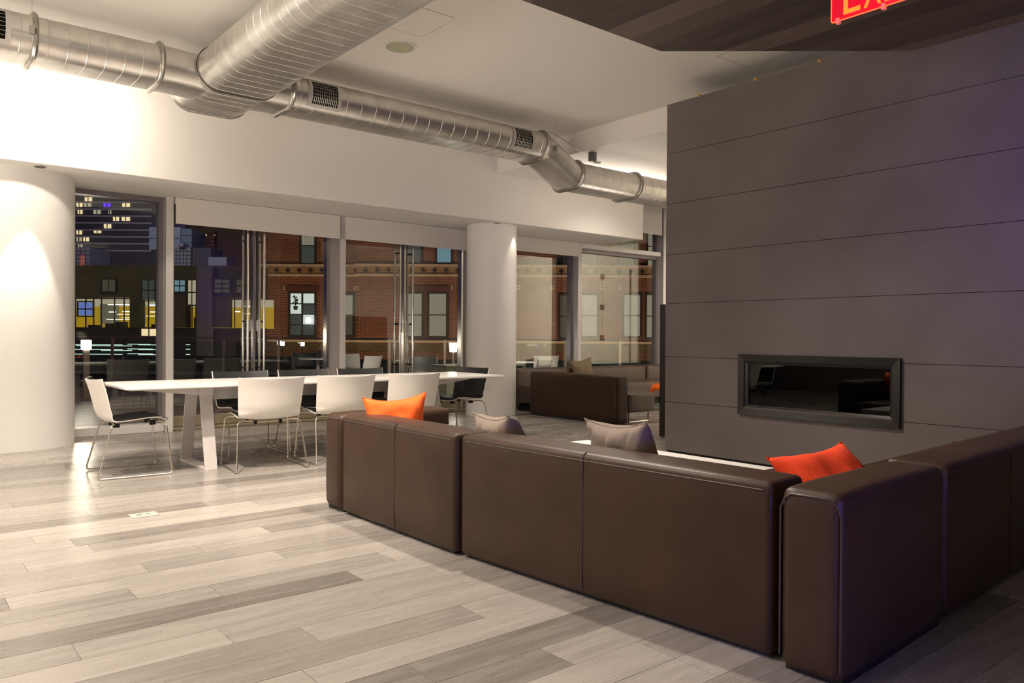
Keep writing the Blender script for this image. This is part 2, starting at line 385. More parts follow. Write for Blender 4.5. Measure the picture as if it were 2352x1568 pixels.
# end wall with white closet doors (seen only as a reflection in the far glazing)
wr = obj('wall_right', bx(14.8, 14.95, -6, 4.0, -.1, Z1), mat('grey_end_wall', (.8, .77, .68), .7), smooth=False); tag(wr, 'far end wall of the lounge', None, None, 'structure')
box_m = mat('closet_white', (.82, .80, .72), .6)
tag(obj('wall_closet', bx(14.85, 14.95, 4.75, 7.15, -.1, Z1), box_m, smooth=False), 'white closet wall at the end of the lounge', None, None, 'structure')
tag(obj('wall_recess', bx(15.4, 15.5, 3.6, 10.3, -.1, Z1), mat('dark_recess', (.05, .04, .035), .8), smooth=False), 'dark recess beside the closet', None, None, 'structure')
for i, (a, b) in enumerate(((5.0, 5.95), (5.96, 6.90))):
    d = obj('door_%d' % (i + 5), bx(14.81, 14.85, a, b, .02, 2.9), box_m, smooth=False, bevel=.003, bseg=1); tag(d, 'white closet door leaf in the end wall', None, None, 'structure')
    for z in (.35, 1.1, 1.9, 2.7):
        hy = 6.0 if i else 5.91
        obj('hinge', bx(14.79, 14.81, hy - .02, hy + .02, z, z + .14), BLACKS, d, smooth=False)
    if i: 
        bm = B(); tube(bm, fillet([(14.81, 6.83, 1.02), (14.75, 6.83, 1.02), (14.75, 6.69, 1.02)], .02), .011); obj('door_handle', bm, STEEL, d)
tag(obj('wall_core', bx(7.42, 9.5, 1.4, 5.19, -.1, Z1 - .3), WHITE, smooth=False), 'white service core behind the grey fireplace wall', None, None, 'structure')
# window wall ------------------------------------------------------------
PX = [-1.85, .47, 2.785, 5.09, 7.40, 9.72, 12.05, 14.4]
YF, YG = 9.92, 10.10
for i, x in enumerate(PX):
    top = 2.85 if x < 10.1 else 3.80
    o = obj('trim_%d' % (i + 1), bx(x - .040, x + .040, YF, 10.2, 0, top), FRAME, smooth=False, bevel=.004, bseg=1)
    tag(o, 'grey metal window mullion post', None, None, 'structure')
    obj('cap_strip', bx(x - .042, x + .042, YF - .012, YF, 0, top), mat('mullion_cap', (.66, .63, .60), .4), o, smooth=False)
def pane_obj(x0, x1, z0, z1, y, parent, name='glass_pane', m=None):
    return obj(name, bx(x0, x1, y, y + .012, z0, z1), m or GLASS, parent, smooth=False)
def window(idx, x0, x1, z0, z1, label):
    r = empty('window_%d' % idx, ((x0 + x1) / 2, 10.05, 0), label, None, None, 'structure')
    obj('sill', bx(x0, x1, 9.98, 10.2, 0, .10), mat('sill_metal', (.68, .65, .62), .4), r, smooth=False, bevel=.006)
    obj('frame_head', bx(x0, x1, 10.03, 10.17, z1 - .06, z1), FRAME_D, r, smooth=False)
    obj('frame_jamb', bx(x0, x0 + .03, 10.05, 10.15, .10, z1 - .06), FRAME_D, r, smooth=False)
    obj('frame_jamb', bx(x1 - .05, x1, 10.05, 10.15, .10, z1 - .06), FRAME_D, r, smooth=False)
    pane_obj(x0 + .03, x1 - .05, .10, z1 - .06, YG, r)
    return r
window(1, PX[0] + .04, PX[1] - .04, 0, 2.85, 'leftmost window behind the near white column')
window(2, PX[1] + .04, PX[2] - .04, 0, 2.85, 'window between the left column and the first mullion')
window(3, PX[4] + .04, PX[5] - .04, 0, 2.85, 'window right of the second white column')
r5 = window(4, PX[5] + .04, PX[6] - .04, 0, 2.77, 'window reflecting white closet doors under a white transom')
obj('transom', bx(PX[5] + .04, PX[6] - .10, 9.93, 10.15, 2.77, 2.85), mat('transom_white', (.72, .68, .66), .45), r5, smooth=False, bevel=.004)
r6 = empty('window_5', (11, 10.05, 2.85), 'clerestory window above the white transom', None, None, 'structure')
pane_obj(PX[5] + .04, PX[6] - .09, 2.85, 3.80, YG, r6)
obj('frame_jamb', bx(PX[6] - .09, PX[6] - .04, 10.05, 10.15, 2.85, 3.8), FRAME_D, r6, smooth=False)
window(6, PX[6] + .04, PX[7] - .04, 0, 3.8, 'window mostly hidden behind the grey fireplace wall')
# glass double doors
def push_sign(x, parent):
    s = obj('push_sign', bx(x - .026, x + .026, 10.086, 10.096, 1.235, 1.375), mat('sign_white', (.85, .85, .83), .5), parent, smooth=False)
    for k, ch in enumerate('PUSH'):
        bm = text_bm(ch, .036, .001); bmesh.ops.rotate(bm, cent=(0, 0, 0), matrix=Matrix.Rotation(pi / 2, 3, 'X'), verts=bm.verts)
        bmesh.ops.translate(bm, vec=(x, 10.084, 1.356 - k * .034), verts=bm.verts)
        obj('letter', bm, BLACK, s, smooth=False)
def double_door(idx, x0, x1, names):
    xm = (x0 + x1) / 2 - .05
    r = empty('window_%d' % (idx + 6), ((x0 + x1) / 2, 10.05, 0), names[2], None, None, 'structure')
    obj('threshold', bx(x0, x1, 9.98, 10.2, 0, .035), BRASS, r, smooth=False, bevel=.005)
    obj('frame_jamb', bx(x0, x0 + .05, 10.05, 10.15, .035, 2.85), FRAME, r, smooth=False)
    obj('frame_jamb', bx(x1 - .12, x1, 10.05, 10.15, .035, 2.85), FRAME, r, smooth=False)
    obj('frame_jamb', bx(x1 - .15, x1 - .12, 10.02, 10.12, .035, 2.85), STEEL, r, smooth=False)
    obj('center_post', bx(xm - .014, xm + .014, 10.06, 10.14, .035, 2.85), CHROME, r, smooth=False, bevel=.003)
    for k, (a, b) in enumerate(((x0 + .05, xm - .014), (xm + .014, x1 - .15))):
        d = empty('door_%d' % (idx * 2 + k + 1), ((a + b) / 2, 10.1, 0), names[k], None, None, 'structure')
        pane_obj(a + .004, b - .004, .16, 2.84, YG, d)
        obj('bottom_rail', bx(a + .002, b - .002, 10.07, 10.13, .045, .17), BRASS, d, smooth=False, bevel=.004)
        hx = xm + (-.105 if k == 0 else .115)
        for yy in (10.02, 10.18):
            bm = B(); tube(bm, [(hx, yy, .62), (hx, yy, 2.80)], .0165, 12); obj('pull_handle', bm, STEEL, d)
        for z in (.75, 1.36, 2.42):
            bm = B(); tube(bm, [(hx, 10.02, z), (hx, 10.18, z)], .014, 8); obj('handle_bracket', bm, BLACKS, d)
        push_sign(xm + (-.052 if k == 0 else .068), d)
    return r
double_door(0, PX[2] + .04, PX[3] - .04, ('left leaf of the glass double door facing the city view', 'right leaf of the glass double door facing the lit brick window', 'glazed double door opening behind the middle of the table'))
double_door(1, PX[3] + .04, PX[4] - .04, ('left leaf of the glass double door facing blank brickwork', 'right leaf of the glass double door beside the second column', 'glazed double door opening left of the second column'))
def shade(x0, x1, z0, z1, y, label):
    r = empty('roller_shade', ((x0 + x1) / 2, y, z0), label, 'shade')
    obj('shade_fabric', bx(x0, x1, y, y + .004, z0 + .03, z1), SHADE, r, smooth=False)
    obj('bottom_bar', bx(x0, x1, y - .006, y + .010, z0, z0 + .03), SHADE, r, smooth=False, bevel=.004)
    bm = B(); tube(bm, [(x0, y + .05, z1 - .04), (x1, y + .05, z1 - .04)], .035, 12); obj('roller_tube', bm, SHADE, r)
shade(2.84, 5.02, 2.525, 2.845, 9.86, 'cream roller shade above the doors behind the table, nearest the left mullion')
shade(5.10, 7.34, 2.525, 2.845, 9.86, 'cream roller shade left of the second white column')
shade(7.44, 9.64, 2.60, 2.845, 9.86, 'narrow cream roller shade right of the second white column')
shade(10.19, 11.90, 3.17, 3.79, 9.86, 'tall cream roller shade beside the end of the white bulkhead')
shade(12.12, 14.3, 3.17, 3.79, 9.86, 'cream roller shade at the edge of the grey fireplace wall')
# round columns
def column(c, r, label):
    bm = B(); cyl(bm, c, r, 0, 2.85, 72)
    tag(obj('column', bm, COLM, smooth=True), label, 'column', None, 'structure')
column((1.09, 9.72), .636, 'broad white round column at the left edge, spotlit from above')
column((7.26, 9.31), .379, 'slimmer white round column at the far end of the white table')
# downlights set in the bulkhead and small ceiling discs
def disc(x, y, z, r, name, label, cat, rim=WHITE, face=None):
    t = empty(name, (x, y, z), label, cat)
    bm = B(); cyl(bm, (x, y), r, z - .008, z, 40); obj('trim_ring', bm, rim, t)
    bm = B(); cyl(bm, (x, y), r * .86, z - .012, z - .004, 40); obj('grille_face', bm, face or rim, t)
disc(1.29, 8.98, 2.85, .055, 'recessed_downlight', 'small round downlight in the bulkhead above the left column', 'light', FRAME, E_DIM)
disc(7.10, 8.98, 2.85, .05, 'recessed_downlight', 'small round downlight in the bulkhead above the second column', 'light', FRAME, E_DIM)
disc(3.705, 6.123, Z1, .150, 'ceiling_speaker', 'round green-grey ceiling speaker between the duct and access panel', 'speaker', WHITE, mat('speaker_grille', (.46, .47, .34), .8))
disc(4.046, 6.538, Z1, .042, 'ceiling_sensor', 'small white round ceiling sensor beside the long duct', 'sensor')
def access(pts, label):
    bm = B(); tube(bm, fillet(pts, .03, 4), .0028, 6)
    t = empty('access_panel', pts[0], label, 'panel')
    obj('panel_joint', bm, mat('panel_joint_line', (.35, .31, .26), .8), t)  # thin tan joint round the panel
    x0 = min(p[0] for p in pts); x1 = max(p[0] for p in pts); y0 = min(p[1] for p in pts); y1 = max(p[1] for p in pts)
    obj('panel_face', bx(x0 + .004, x1 - .004, y0 + .004, y1 - .004, Z1 - .0015, Z1 + .01), CEIL, t, smooth=False)
access([(3.246, 5.806, Z1), (3.735, 5.801, Z1), (3.727, 5.281, Z1), (3.246, 5.281, Z1), (3.246, 5.806, Z1)], 'flush square access panel in the ceiling by the round speaker')
access([(6.085, 4.398, Z1), (6.56, 4.398, Z1), (6.57, 3.9, Z1), (6.085, 3.9, Z1), (6.085, 4.398, Z1)], 'flush square access panel in the ceiling above the grey fireplace wall')
# ------------------------------------------------------------------ dark wood soffit
ZS = 2.9
sf = obj('ceiling_soffit', prism(B(), [(1.5, -6), (4.80, -6), (4.80, 2.07), (3.66, 3.05), (1.5, 3.05)], ZS + .015, ZS + .10), mat('soffit_backing', (.02, .015, .012), .8), smooth=False)
tag(sf, 'dark stained wood plank soffit with a slanted corner', None, None, 'structure')
obj('soffit_fascia', bx(3.35, 4.75, -6, 2.1, ZS + .1, 3.34), mat('fascia_dark', (.05, .04, .035), .7), sf, smooth=False)
x = 1.5; k = 0; rs = random.Random(5)
def ymax(x): return 3.05 if x <= 3.66 else 3.05 + (x - 3.66) * (2.07 - 3.05) / (4.80 - 3.66)
while x < 4.8 - .01:
    x1 = min(x + .187, 4.80); cuts = [ymax(x)]
    y = min(ymax(x), ymax(x1)) - rs.uniform(.5, 2.2)
    edges = [None]
    ys = [y]
    while ys[-1] > -3: ys.append(ys[-1] - rs.uniform(1.4, 2.2))
    first = True; prev = None
    for yy in ys:
        g = .0009
        if first: pts = [(x + g, yy + g), (x1 - g, yy + g), (x1 - g, ymax(x1)), (x + g, ymax(x))]
        else: pts = [(x + g, yy + g), (x1 - g, yy + g), (x1 - g, prev - g), (x + g, prev - g)]
        if x < 3.66 < x1 and first: pts = [(x + g, yy + g), (x1 - g, yy + g), (x1 - g, ymax(x1)), (3.66, 3.05), (x + g, 3.05)]
        o = obj('plank', prism(B(), pts, ZS, ZS + .014), SOFW, sf, smooth=False)
        settone(o, (rs.choice((.25, .4, .55, .75, .9, .3)), rs.random(), rs.random(), 1)); prev = yy; first = False
    x = x1
# EXIT sign ---------------------------------------------------------------
ex = empty('exit_sign', (3.45, 1.65, 2.645), 'glowing red and amber EXIT sign hanging under the dark wood soffit', 'sign')
XS = 3.45; ys0, ys1 = 1.431, 1.861
bm = bx(XS, XS + .010, ys0, ys1, 2.647, 2.86); obj('sign_panel', bm, mat('red_acrylic', (.5, .01, .03), .2, emit=(1, .003, .03), estr=.55), ex, smooth=False, bevel=.004)
bm = B(); tube(bm, fillet([(XS - .002, ys0, 2.86), (XS - .002, ys0, 2.648), (XS - .002, ys1, 2.648), (XS - .002, ys1, 2.86)], .012), .0028, 6)
obj('edge_glow', bm, emi('acrylic_edge', (1, .12, .03), 2.2), ex)
AMB = emi('amber_letters', (1, .34, .03), 1.0)
for ch, y in (('E', 1.762), ('X', 1.667), ('I', 1.60), ('T', 1.53)):
    bm = text_bm(ch, .205, .002)
    zs = [v.co for v in bm.verts]; mn = min(c.y for c in zs); mx = max(c.y for c in zs); x0 = min(c.x for c in zs); x1 = max(c.x for c in zs)
    wd = {'I': .024}.get(ch, .077)
    for v in bm.verts:
        u = (v.co.x - (x0 + x1) / 2) / max(x1 - x0, .001) * wd; zz = 2.668 + (v.co.y - mn) / (mx - mn) * .152; d = v.co.z
        v.co = Vector((XS - .004 - d, y - u, zz))
    bmesh.ops.recalc_face_normals(bm, faces=bm.faces)
    obj('letter', bm, AMB, ex, smooth=False)
for y in (1.83, 1.62):
    obj('sign_clip', bx(XS - .006, XS + .014, y - .008, y + .008, 2.637, 2.662), mat('glowing_pink_clip', (.8, .3, .3), .4, emit=(1, .1, .1), estr=.5), ex, smooth=False)  # clips given their own glow in place of the sign's light
obj('sign_housing', bx(XS - .03, XS + .04, ys0, ys1, 2.86, ZS), BLACKS, ex, smooth=False)
# ------------------------------------------------------------------ fireplace wall of slate panels
XW, YE = 6.33, 5.19
sw = obj('wall_fireplace', bx(XW + .03, 7.36, -2.0, YE - .005, 0, 3.575), mat('slate_backing', (.02, .018, .018), .8), smooth=False); tag(sw, 'freestanding grey slate fireplace wall stopping below the ceiling', None, None, 'structure')
# recess for the firebox is formed by the frame depth in front of the backing
jz = [0.022, .521, .985, 1.53, 2.03, 2.55, 3.066, 3.58]
FY0, FY1, FZ0, FZ1 = 2.80, 4.295, .465, 1.028
for a, b in zip(jz, jz[1:]):
    g = .0022; bm = B(); za, zb = a + g, b - g
    ov0, ov1 = max(za, FZ0 + .02), min(zb, FZ1 - .02)
    if ov1 > ov0:
        box(bm, XW, XW + .028, -2.0, FY0 + .02, za, zb); box(bm, XW, XW + .028, FY1 - .02, YE, za, zb)
        if ov0 > za + .001: box(bm, XW, XW + .028, FY0 + .02, FY1 - .02, za, ov0)
        if ov1 < zb - .001: box(bm, XW, XW + .028, FY0 + .02, FY1 - .02, ov1, zb)
    else: box(bm, XW, XW + .028, -2.0, YE, za, zb)
    obj('slate_panel', bm, SLATE, sw, smooth=False)
for y in (4.79, 4.15, 3.52):
    t = empty('brass_clip', (XW, y, 3.58), {4.79: 'tiny brass clip on top of the grey wall, nearest its left corner', 4.15: 'tiny brass clip on top of the grey wall, middle of three', 3.52: 'tiny brass clip on top of the grey wall, nearest the dark soffit'}[y], 'clip')
    obj('clip_plate', bx(XW - .006, XW + .03, y - .014, y + .014, 3.572, 3.59), GOLD, t, smooth=False)
    bm = B(); tube(bm, [(XW - .008, y, 3.575), (XW - .008, y, 3.598)], .007, 8); obj('clip_screw', bm, GOLD, t)
fp = empty('fireplace', (XW, (FY0 + FY1) / 2, FZ0), 'long black framed glass fireplace set in the grey slate wall', 'fireplace')
def ringbox(bm, x0, x1, a0, a1, c0, c1, wd):
    box(bm, x0, x1, a0, a1, c0, c0 + wd); box(bm, x0, x1, a0, a1, c1 - wd, c1); box(bm, x0, x1, a0, a0 + wd, c0 + wd, c1 - wd); box(bm, x0, x1, a1 - wd, a1, c0 + wd, c1 - wd); return bm
def frame_bevel(bm, xf, xb, a0, a1, c0, c1, wd, slope):
    # picture-frame moulding: outer ring proud, inner lip sunk
    o = [(a0, c0), (a1, c0), (a1, c1), (a0, c1)]; i = [(a0 + wd, c0 + wd), (a1 - wd, c0 + wd), (a1 - wd, c1 - wd), (a0 + wd, c1 - wd)]
    L = [[(xb, *p) for p in o], [(xf, *p) for p in o], [(xf + slope, *p) for p in i], [(xb, *p) for p in i]]
    V = [[bm.verts.new(p) for p in r] for r in L]
    for a in range(4):
        r, s = V[a], V[(a + 1) % 4]
        for k in range(4): bm.faces.new((r[k], r[(k + 1) % 4], s[(k + 1) % 4], s[k]))
    bmesh.ops.recalc_face_normals(bm, faces=bm.faces); return bm
obj('outer_frame', frame_bevel(B(), XW - .035, XW + .02, FY0, FY1, FZ0, FZ1, .062, .006), BLACKS, fp, smooth=False)
obj('inner_frame', frame_bevel(B(), XW - .012, XW + .03, FY0 + .062, FY1 - .062, FZ0 + .062, FZ1 - .062, .03, .012), BLACKS, fp, smooth=False)
obj('ledge_rail', bx(XW - .028, XW + .01, FY0 + .062, FY1 - .062, FZ0 + .062, FZ0 + .074), mat('rail_worn_black', (.10, .085, .07), .3, .6), fp, smooth=False)
obj('glass_pane', bx(XW + .008, XW + .014, FY0 + .09, FY1 - .09, FZ0 + .09, FZ1 - .09), FIREG, fp, smooth=False)
obj('firebox', bx(XW + .018, XW + .029, FY0 + .07, FY1 - .07, FZ0 + .07, FZ1 - .07), DARKIN, fp, smooth=False)
# tall black board behind the wall end
tb = empty('display_board', (7.8, 6.03, 0), 'tall black board standing behind the left end of the grey fireplace wall', 'board')
obj('board_panel', bx(7.31, 8.3, 6.0, 6.035, 0, 1.575), BLACKS, tb, smooth=False)
obj('board_edge', bx(7.285, 7.31, 5.995, 6.06, 0, 1.578), BLACK, tb, smooth=False, bevel=.003)
for z in (.9, 1.2, 1.5):
    bm = B(); tube(bm, [(7.33, 5.998, z), (7.33, 6.0, z)], .004, 6); obj('screw', bm, STEEL, tb)
# ------------------------------------------------------------------ ducts (flat oval)
def stadium(W, H, n=14):
    r = H / 2; a = (W - H) / 2; P = []
    for i in range(n + 1):
        t = -pi / 2 + pi * i / n; P.append((a + r * cos(t), r * sin(t)))
    for i in range(n + 1):
        t = pi / 2 + pi * i / n; P.append((-a + r * cos(t), r * sin(t)))
    return P
def sweep(bm, stations, W, H, axis='x', caps=True, n=14):
    """stations: list of (pos along axis, cross centre, z centre, growth)"""
    rings = []
    for (p, c, z, g) in stations:
        pts = stadium(W + 2 * g, H + 2 * g, n); rings.append([bm.verts.new((p, c + a, z + b) if axis == 'x' else (c + a, p, z + b)) for a, b in pts])
    N = len(rings[0])
    for r, s in zip(rings, rings[1:]):
        for k in range(N): bm.faces.new((r[k], r[(k + 1) % N], s[(k + 1) % N], s[k]))
    if caps: bm.faces.new(rings[0]); bm.faces.new(rings[-1])
    bmesh.ops.recalc_face_normals(bm, faces=bm.faces); return bm
DW, DH = .57, .31; DY, DZ = 7.145, 3.475
def run(a, b, c, z, pitch, axis='x', off=.0, rg_=.003):
    st = [(a, c, z, 0)]; p = a + pitch * .5 + off
    while p < b - .02:
        st += [(p - .0045, c, z, 0), (p - .002, c, z, rg_), (p + .002, c, z, rg_), (p + .0045, c, z, 0)]; p += pitch
    st.append((b, c, z, 0)); return st
def flange(par, p, c, z, W, H, axis='x'):
    bm = sweep(B(), [(p - .02, c, z, .004), (p - .018, c, z, .022), (p - .006, c, z, .028), (p, c, z, .034), (p + .006, c, z, .028), (p + .018, c, z, .022), (p + .02, c, z, .004)], W, H, axis)
    o = obj('flange_ring', bm, DUCT_E, par, ang=60)
    return o
md = empty('air_duct', (4.0, DY, DZ), 'long galvanised flat-oval duct running along the white bulkhead, with grilles', 'duct')
obj('duct_section', sweep(B(), run(-2.2, .94, DY, DZ, .175), DW, DH), DUCT, md, ang=25)
obj('duct_section', sweep(B(), run(.98, 1.86, DY, DZ, .135), DW, DH), DUCT, md, ang=25)
obj('duct_section', sweep(B(), run(3.02, 6.18, DY, DZ, .158), DW, DH), DUCT, md, ang=25)
# plain fittings either side of the cross duct
obj('smooth_fitting', sweep(B(), [(1.86, DY, DZ, .004), (2.0, DY, DZ, 0), (2.25, DY, DZ - .012, .0)], DW, DH), DUCT, md, ang=25)
obj('smooth_fitting', sweep(B(), [(2.72, DY, DZ - .005, 0), (3.02, DY, DZ, .002)], DW, DH), DUCT, md, ang=25)
for p in (.96, 1.87, 3.02, 6.20): flange(md, p, DY, DZ, DW, DH)
Z3 = DZ - .27
obj('offset_fitting', sweep(B(), [(6.22, DY, DZ, 0), (6.26, DY, DZ, 0), (6.74, DY, Z3, 0), (6.78, DY, Z3, 0)], DW, DH), DUCT, md, ang=25)
flange(md, 6.78, DY, Z3, DW, DH); flange(md, 7.86, DY, Z3, DW, DH)
obj('duct_section', sweep(B(), run(6.80, 7.84, DY, Z3, .15), DW, DH), DUCT, md, ang=25)
obj('duct_section', sweep(B(), run(7.88, 12.5, DY, Z3, .15), DW, DH), DUCT, md, ang=25)
def grille(x0, x1, n):
    # follows the near curved side of the duct
    a = (DW - DH) / 2; R = DH / 2
    def P(x, t, off): return Vector((x, DY - a - (R + off) * cos(t), DZ + (R + off) * sin(t)))
    def patch(xa, xb, t0, t1, off, th, nn=8):
        return gridsolid(B(), lambda u, v: P(xa + (xb - xa) * u, t0 + (t1 - t0) * v, off), 1, nn, th)
    T = radians(52); f = .035; tf = radians(13)
    fr = B()
    for q in (patch(x0, x1, T - tf, T, .007, .006, 3), patch(x0, x1, -T, -T + tf, .007, .006, 3), patch(x0, x0 + f, -T + tf, T - tf, .007, .006), patch(x1 - f, x1, -T + tf, T - tf, .007, .006)):
        me = bpy.data.meshes.new('t'); q.to_mesh(me); fr.from_mesh(me); q.free(); bpy.data.meshes.remove(me)
    g = obj('grille', fr, DUCT_F, md, ang=25)
    obj('grille_opening', patch(x0 + f * .8, x1 - f * .8, -T + tf, T - tf, .0065, .002), DARKIN, g)
    for k in range(1, n):
        x = x0 + f + (x1 - x0 - 2 * f) * k / n
        bm = B(); tube(bm, [P(x, -T + tf + (2 * T - 2 * tf) * j / 6, .010) for j in range(7)], .0025, 4); obj('grille_bar', bm, DUCT_E, g)
    for k in range(1, 7):
        t = -T + tf + (2 * T - 2 * tf) * k / 7
        bm = B(); tube(bm, [P(x0 + f, t, .009), P(x1 - f, t, .009)], .002, 4); obj('grille_bar', bm, DUCT_E, g)
grille(.30, .80, 10); grille(3.17, 3.50, 14); grille(5.66, 5.98, 12)
for (x, y, zt, zb) in ((.93, DY - DW / 2 - .02, Z1, DZ + .01), (6.29, DY - DW / 2 - .03, Z1, DZ - .03)):
    bm = B(); tube(bm, [(x, y, zb), (x, y, zt)], .003, 5); obj('hanger_wire', bm, CHROME, md)
    obj('hanger_bracket', bx(x - .018, x + .018, y - .018, y + .03, zb - .045, zb + .015), DUCT_E, md, smooth=False, bevel=.003)
cd = empty('air_duct', (2.5, 5, 3.48), 'wide galvanised duct crossing overhead towards the viewer, under the long duct', 'duct')
CX, CZ, CW, CH = 2.50, 3.485, .72, .38
obj('duct_section', sweep(B(), run(-1.5, 7.36, CX, CZ, .135, 'y', rg_=.0016), CW, CH, 'y', n=20), DUCT, cd, ang=25)
obj('duct_section', sweep(B(), [(7.36, CX, CZ, .003), (7.60, CX, CZ, .003)], CW, CH, 'y', n=20), DUCT, cd, ang=25)
obj('end_cap_seam', sweep(B(), [(7.59, CX, CZ, .006), (7.60, CX, CZ, .014), (7.62, CX, CZ, .014), (7.63, CX, CZ, .004)], CW, CH, 'y', n=20), DUCT_E, cd, ang=60)
bm = B(); q = stadium(CW + .012, CH + .012, 20); tube(bm, [(CX + a, 6.84, CZ + b) for a, b in q if True], .004, 6, closed=True); obj('joint_band', bm, BLACKS, cd)
0 and obj('seam_strap', bx(2.42, 2.72, 4.55, 4.66, CZ - CH / 2 - .02, CZ - CH / 2 - .004), DUCT_F, cd, smooth=False, bevel=.005)
# cable and small fixture beyond the duct
hb = empty('emergency_light', (7.12, 7.0, 3.4), 'small grey wedge fixture under the lower ceiling, beyond the duct offset', 'light')
bm = B()
prism(bm, [(7.05, 6.98), (7.13, 6.98), (7.13, 7.05), (7.05, 7.05)], 3.42, 3.535); obj('fixture_body', bm, mat('fixture_grey', (.16, .14, .15), .5), hb, smooth=False)
bm = B(); cyl(bm, (7.16, 7.0), .045, 3.405, 3.42, 20); obj('fixture_disc', bm, WHITE, hb)
bm = B(); tube(bm, [(6.2, 6.85, 3.61), (6.4, 6.88, 3.58), (6.75, 6.93, 3.50), (7.05, 7.0, 3.47)], .003, 5)
tag(obj('ceiling_cable', bm, BLACKS), 'thin dark cable running from the duct flange to the small grey fixture', 'cable')
# ------------------------------------------------------------------ sofas
def slab(bm, pts, z0, z1): return prism(bm, pts, z0, z1)
def rotrect(x0, x1, y0, y1, piv, ang):
    out = []
    for x, y in ((x0, y0), (x1, y0), (x1, y1), (x0, y1)):
        dx, dy = x - piv[0], y - piv[1]; out.append((piv[0] + dx * cos(ang) - dy * sin(ang), piv[1] + dx * sin(ang) + dy * cos(ang)))
    return out
def soft(par, name, pts, z0, z1, m=LEATHER, bev=.035, seg=4, puff=.006):
    """upholstered block: subdivided, rounded, slightly puffed sides"""
    bm = B(); prism(bm, pts, z0, z1)
    bmesh.ops.bevel(bm, geom=list(bm.edges), offset=bev, segments=seg, profile=.5, affect='EDGES', clamp_overlap=True)
    bmesh.ops.subdivide_edges(bm, edges=[e for e in bm.edges if e.calc_length() > .15], cuts=5, use_grid_fill=True)
    cx = sum(p[0] for p in pts) / 4; cy = sum(p[1] for p in pts) / 4; cz = (z0 + z1) / 2
    bm.normal_update(); ax = Vector((pts[1][0] - pts[0][0], pts[1][1] - pts[0][1], 0)); ay = Vector((pts[3][0] - pts[0][0], pts[3][1] - pts[0][1], 0))
    hx, hy, hz = ax.length / 2, ay.length / 2, (z1 - z0) / 2; ax.normalize(); ay.normalize(); mv = []
    for v in bm.verts:
        d = v.co - Vector((cx, cy, cz)); u, t, s = d.dot(ax) / hx, d.dot(ay) / hy, d.z / hz
        f = max(0, 1 - min(abs(u), 1) ** 4) * max(0, 1 - min(abs(s), 1) ** 4) if abs(t) > .85 else (max(0, 1 - min(abs(t), 1) ** 4) * max(0, 1 - min(abs(s), 1) ** 4) if abs(u) > .85 else max(0, 1 - min(abs(u), 1) ** 4) * max(0, 1 - min(abs(t), 1) ** 4))
        nz = noise.noise(v.co * 2.1) * .4 + .8
        mv.append(v.normal * puff * f * nz)
    for v, m_ in zip(bm.verts, mv): v.co += m_
    return obj(name, bm, m, par, ang=70)
def seam(par, pts, r=.0035, m=THREAD):
    bm = B(); tube(bm, pts, r, 6); return obj('seam_piping', bm, m, par)
def plinth(par, pts, z=.03):
    cx = sum(p[0] for p in pts) / 4; cy = sum(p[1] for p in pts) / 4
    q = [(cx + (p[0] - cx) * .93, cy + (p[1] - cy) * .93) for p in pts]
    bm = B(); prism(bm, q, 0, z); return obj('base_plinth', bm, BLACK, par, smooth=False)
SH, SZ = .655, .014
def topseam(par, a, b, z=SH - .033, inset=0):
    a = Vector((*a, z)); b = Vector((*b, z)); n = max(2, int((b - a).length / .2))
    seam(par, [a.lerp(b, k / n) for k in range(n + 1)])
# far return unit
s0 = empty('sofa', (2.9, 4.8, 0), 'brown leather sofa module at the far end of the near seating group', 'sofa', 'near leather seating group')
p = [(2.405, 4.705), (3.30, 4.705), (3.30, 4.945), (2.405, 4.945)]
soft(s0, 'backrest', p, SZ, SH, bev=.05); plinth(s0, p)
topseam(s0, (2.404, 4.74), (2.404, 4.91)); topseam(s0, (2.45, 4.945), (3.25, 4.945))
# module one, along Y
s1 = empty('sofa', (2.75, 4.05, 0), 'brown leather sofa module between the orange cushion corner and the long middle module', 'sofa', 'near leather seating group')
soft(s1, 'backrest', [(2.412, 3.402), (2.66, 3.402), (2.66, 4.698), (2.412, 4.698)], SZ, SH, bev=.028)
def vseam(par, q, q2):
    # stitched seam down the outer face and over the top
    (x, y), (x2, y2) = q, q2
    seam(par, fillet([(x, y, SZ + .02), (x, y, SH + .001), (x2, y2, SH + .001)], .03, 4), .0022)
vseam(s1, (2.407, 4.02), (2.66, 4.02))
plinth(s1, [(2.42, 3.41), (3.3, 3.41), (3.3, 4.69), (2.42, 4.69)])
topseam(s1, (2.411, 3.44), (2.411, 4.66))
soft(s1, 'seat', [(2.665, 3.41), (3.34, 3.41), (3.34, 4.70), (2.665, 4.70)], .12, .40, LEATHER)
# module two (turned a little)
piv = (2.43, 3.385); an = radians(3.2)
s2 = empty('sofa', (2.8, 2.45, 0), 'longest brown leather sofa module, its plain back facing the viewer', 'sofa', 'near leather seating group')
def M2(x0, x1, y0, y1): return rotrect(x0, x1, y0, y1, piv, an)
soft(s2, 'backrest', M2(2.432, 2.68, 1.575, 3.383), SZ, SH, bev=.028)
vseam(s2, M2(2.427, 3, 2.50, 3)[0], M2(2.68, 3, 2.50, 3)[0])
plinth(s2, M2(2.44, 3.35, 1.6, 3.37))
soft(s2, 'seat', M2(2.685, 3.36, 1.62, 3.375), .12, .40, LEATHER)
a, b, _, _ = M2(2.431, 3, 1.61, 2); c = M2(2.431, 3, 3.34, 4)[0]; topseam(s2, a, c)
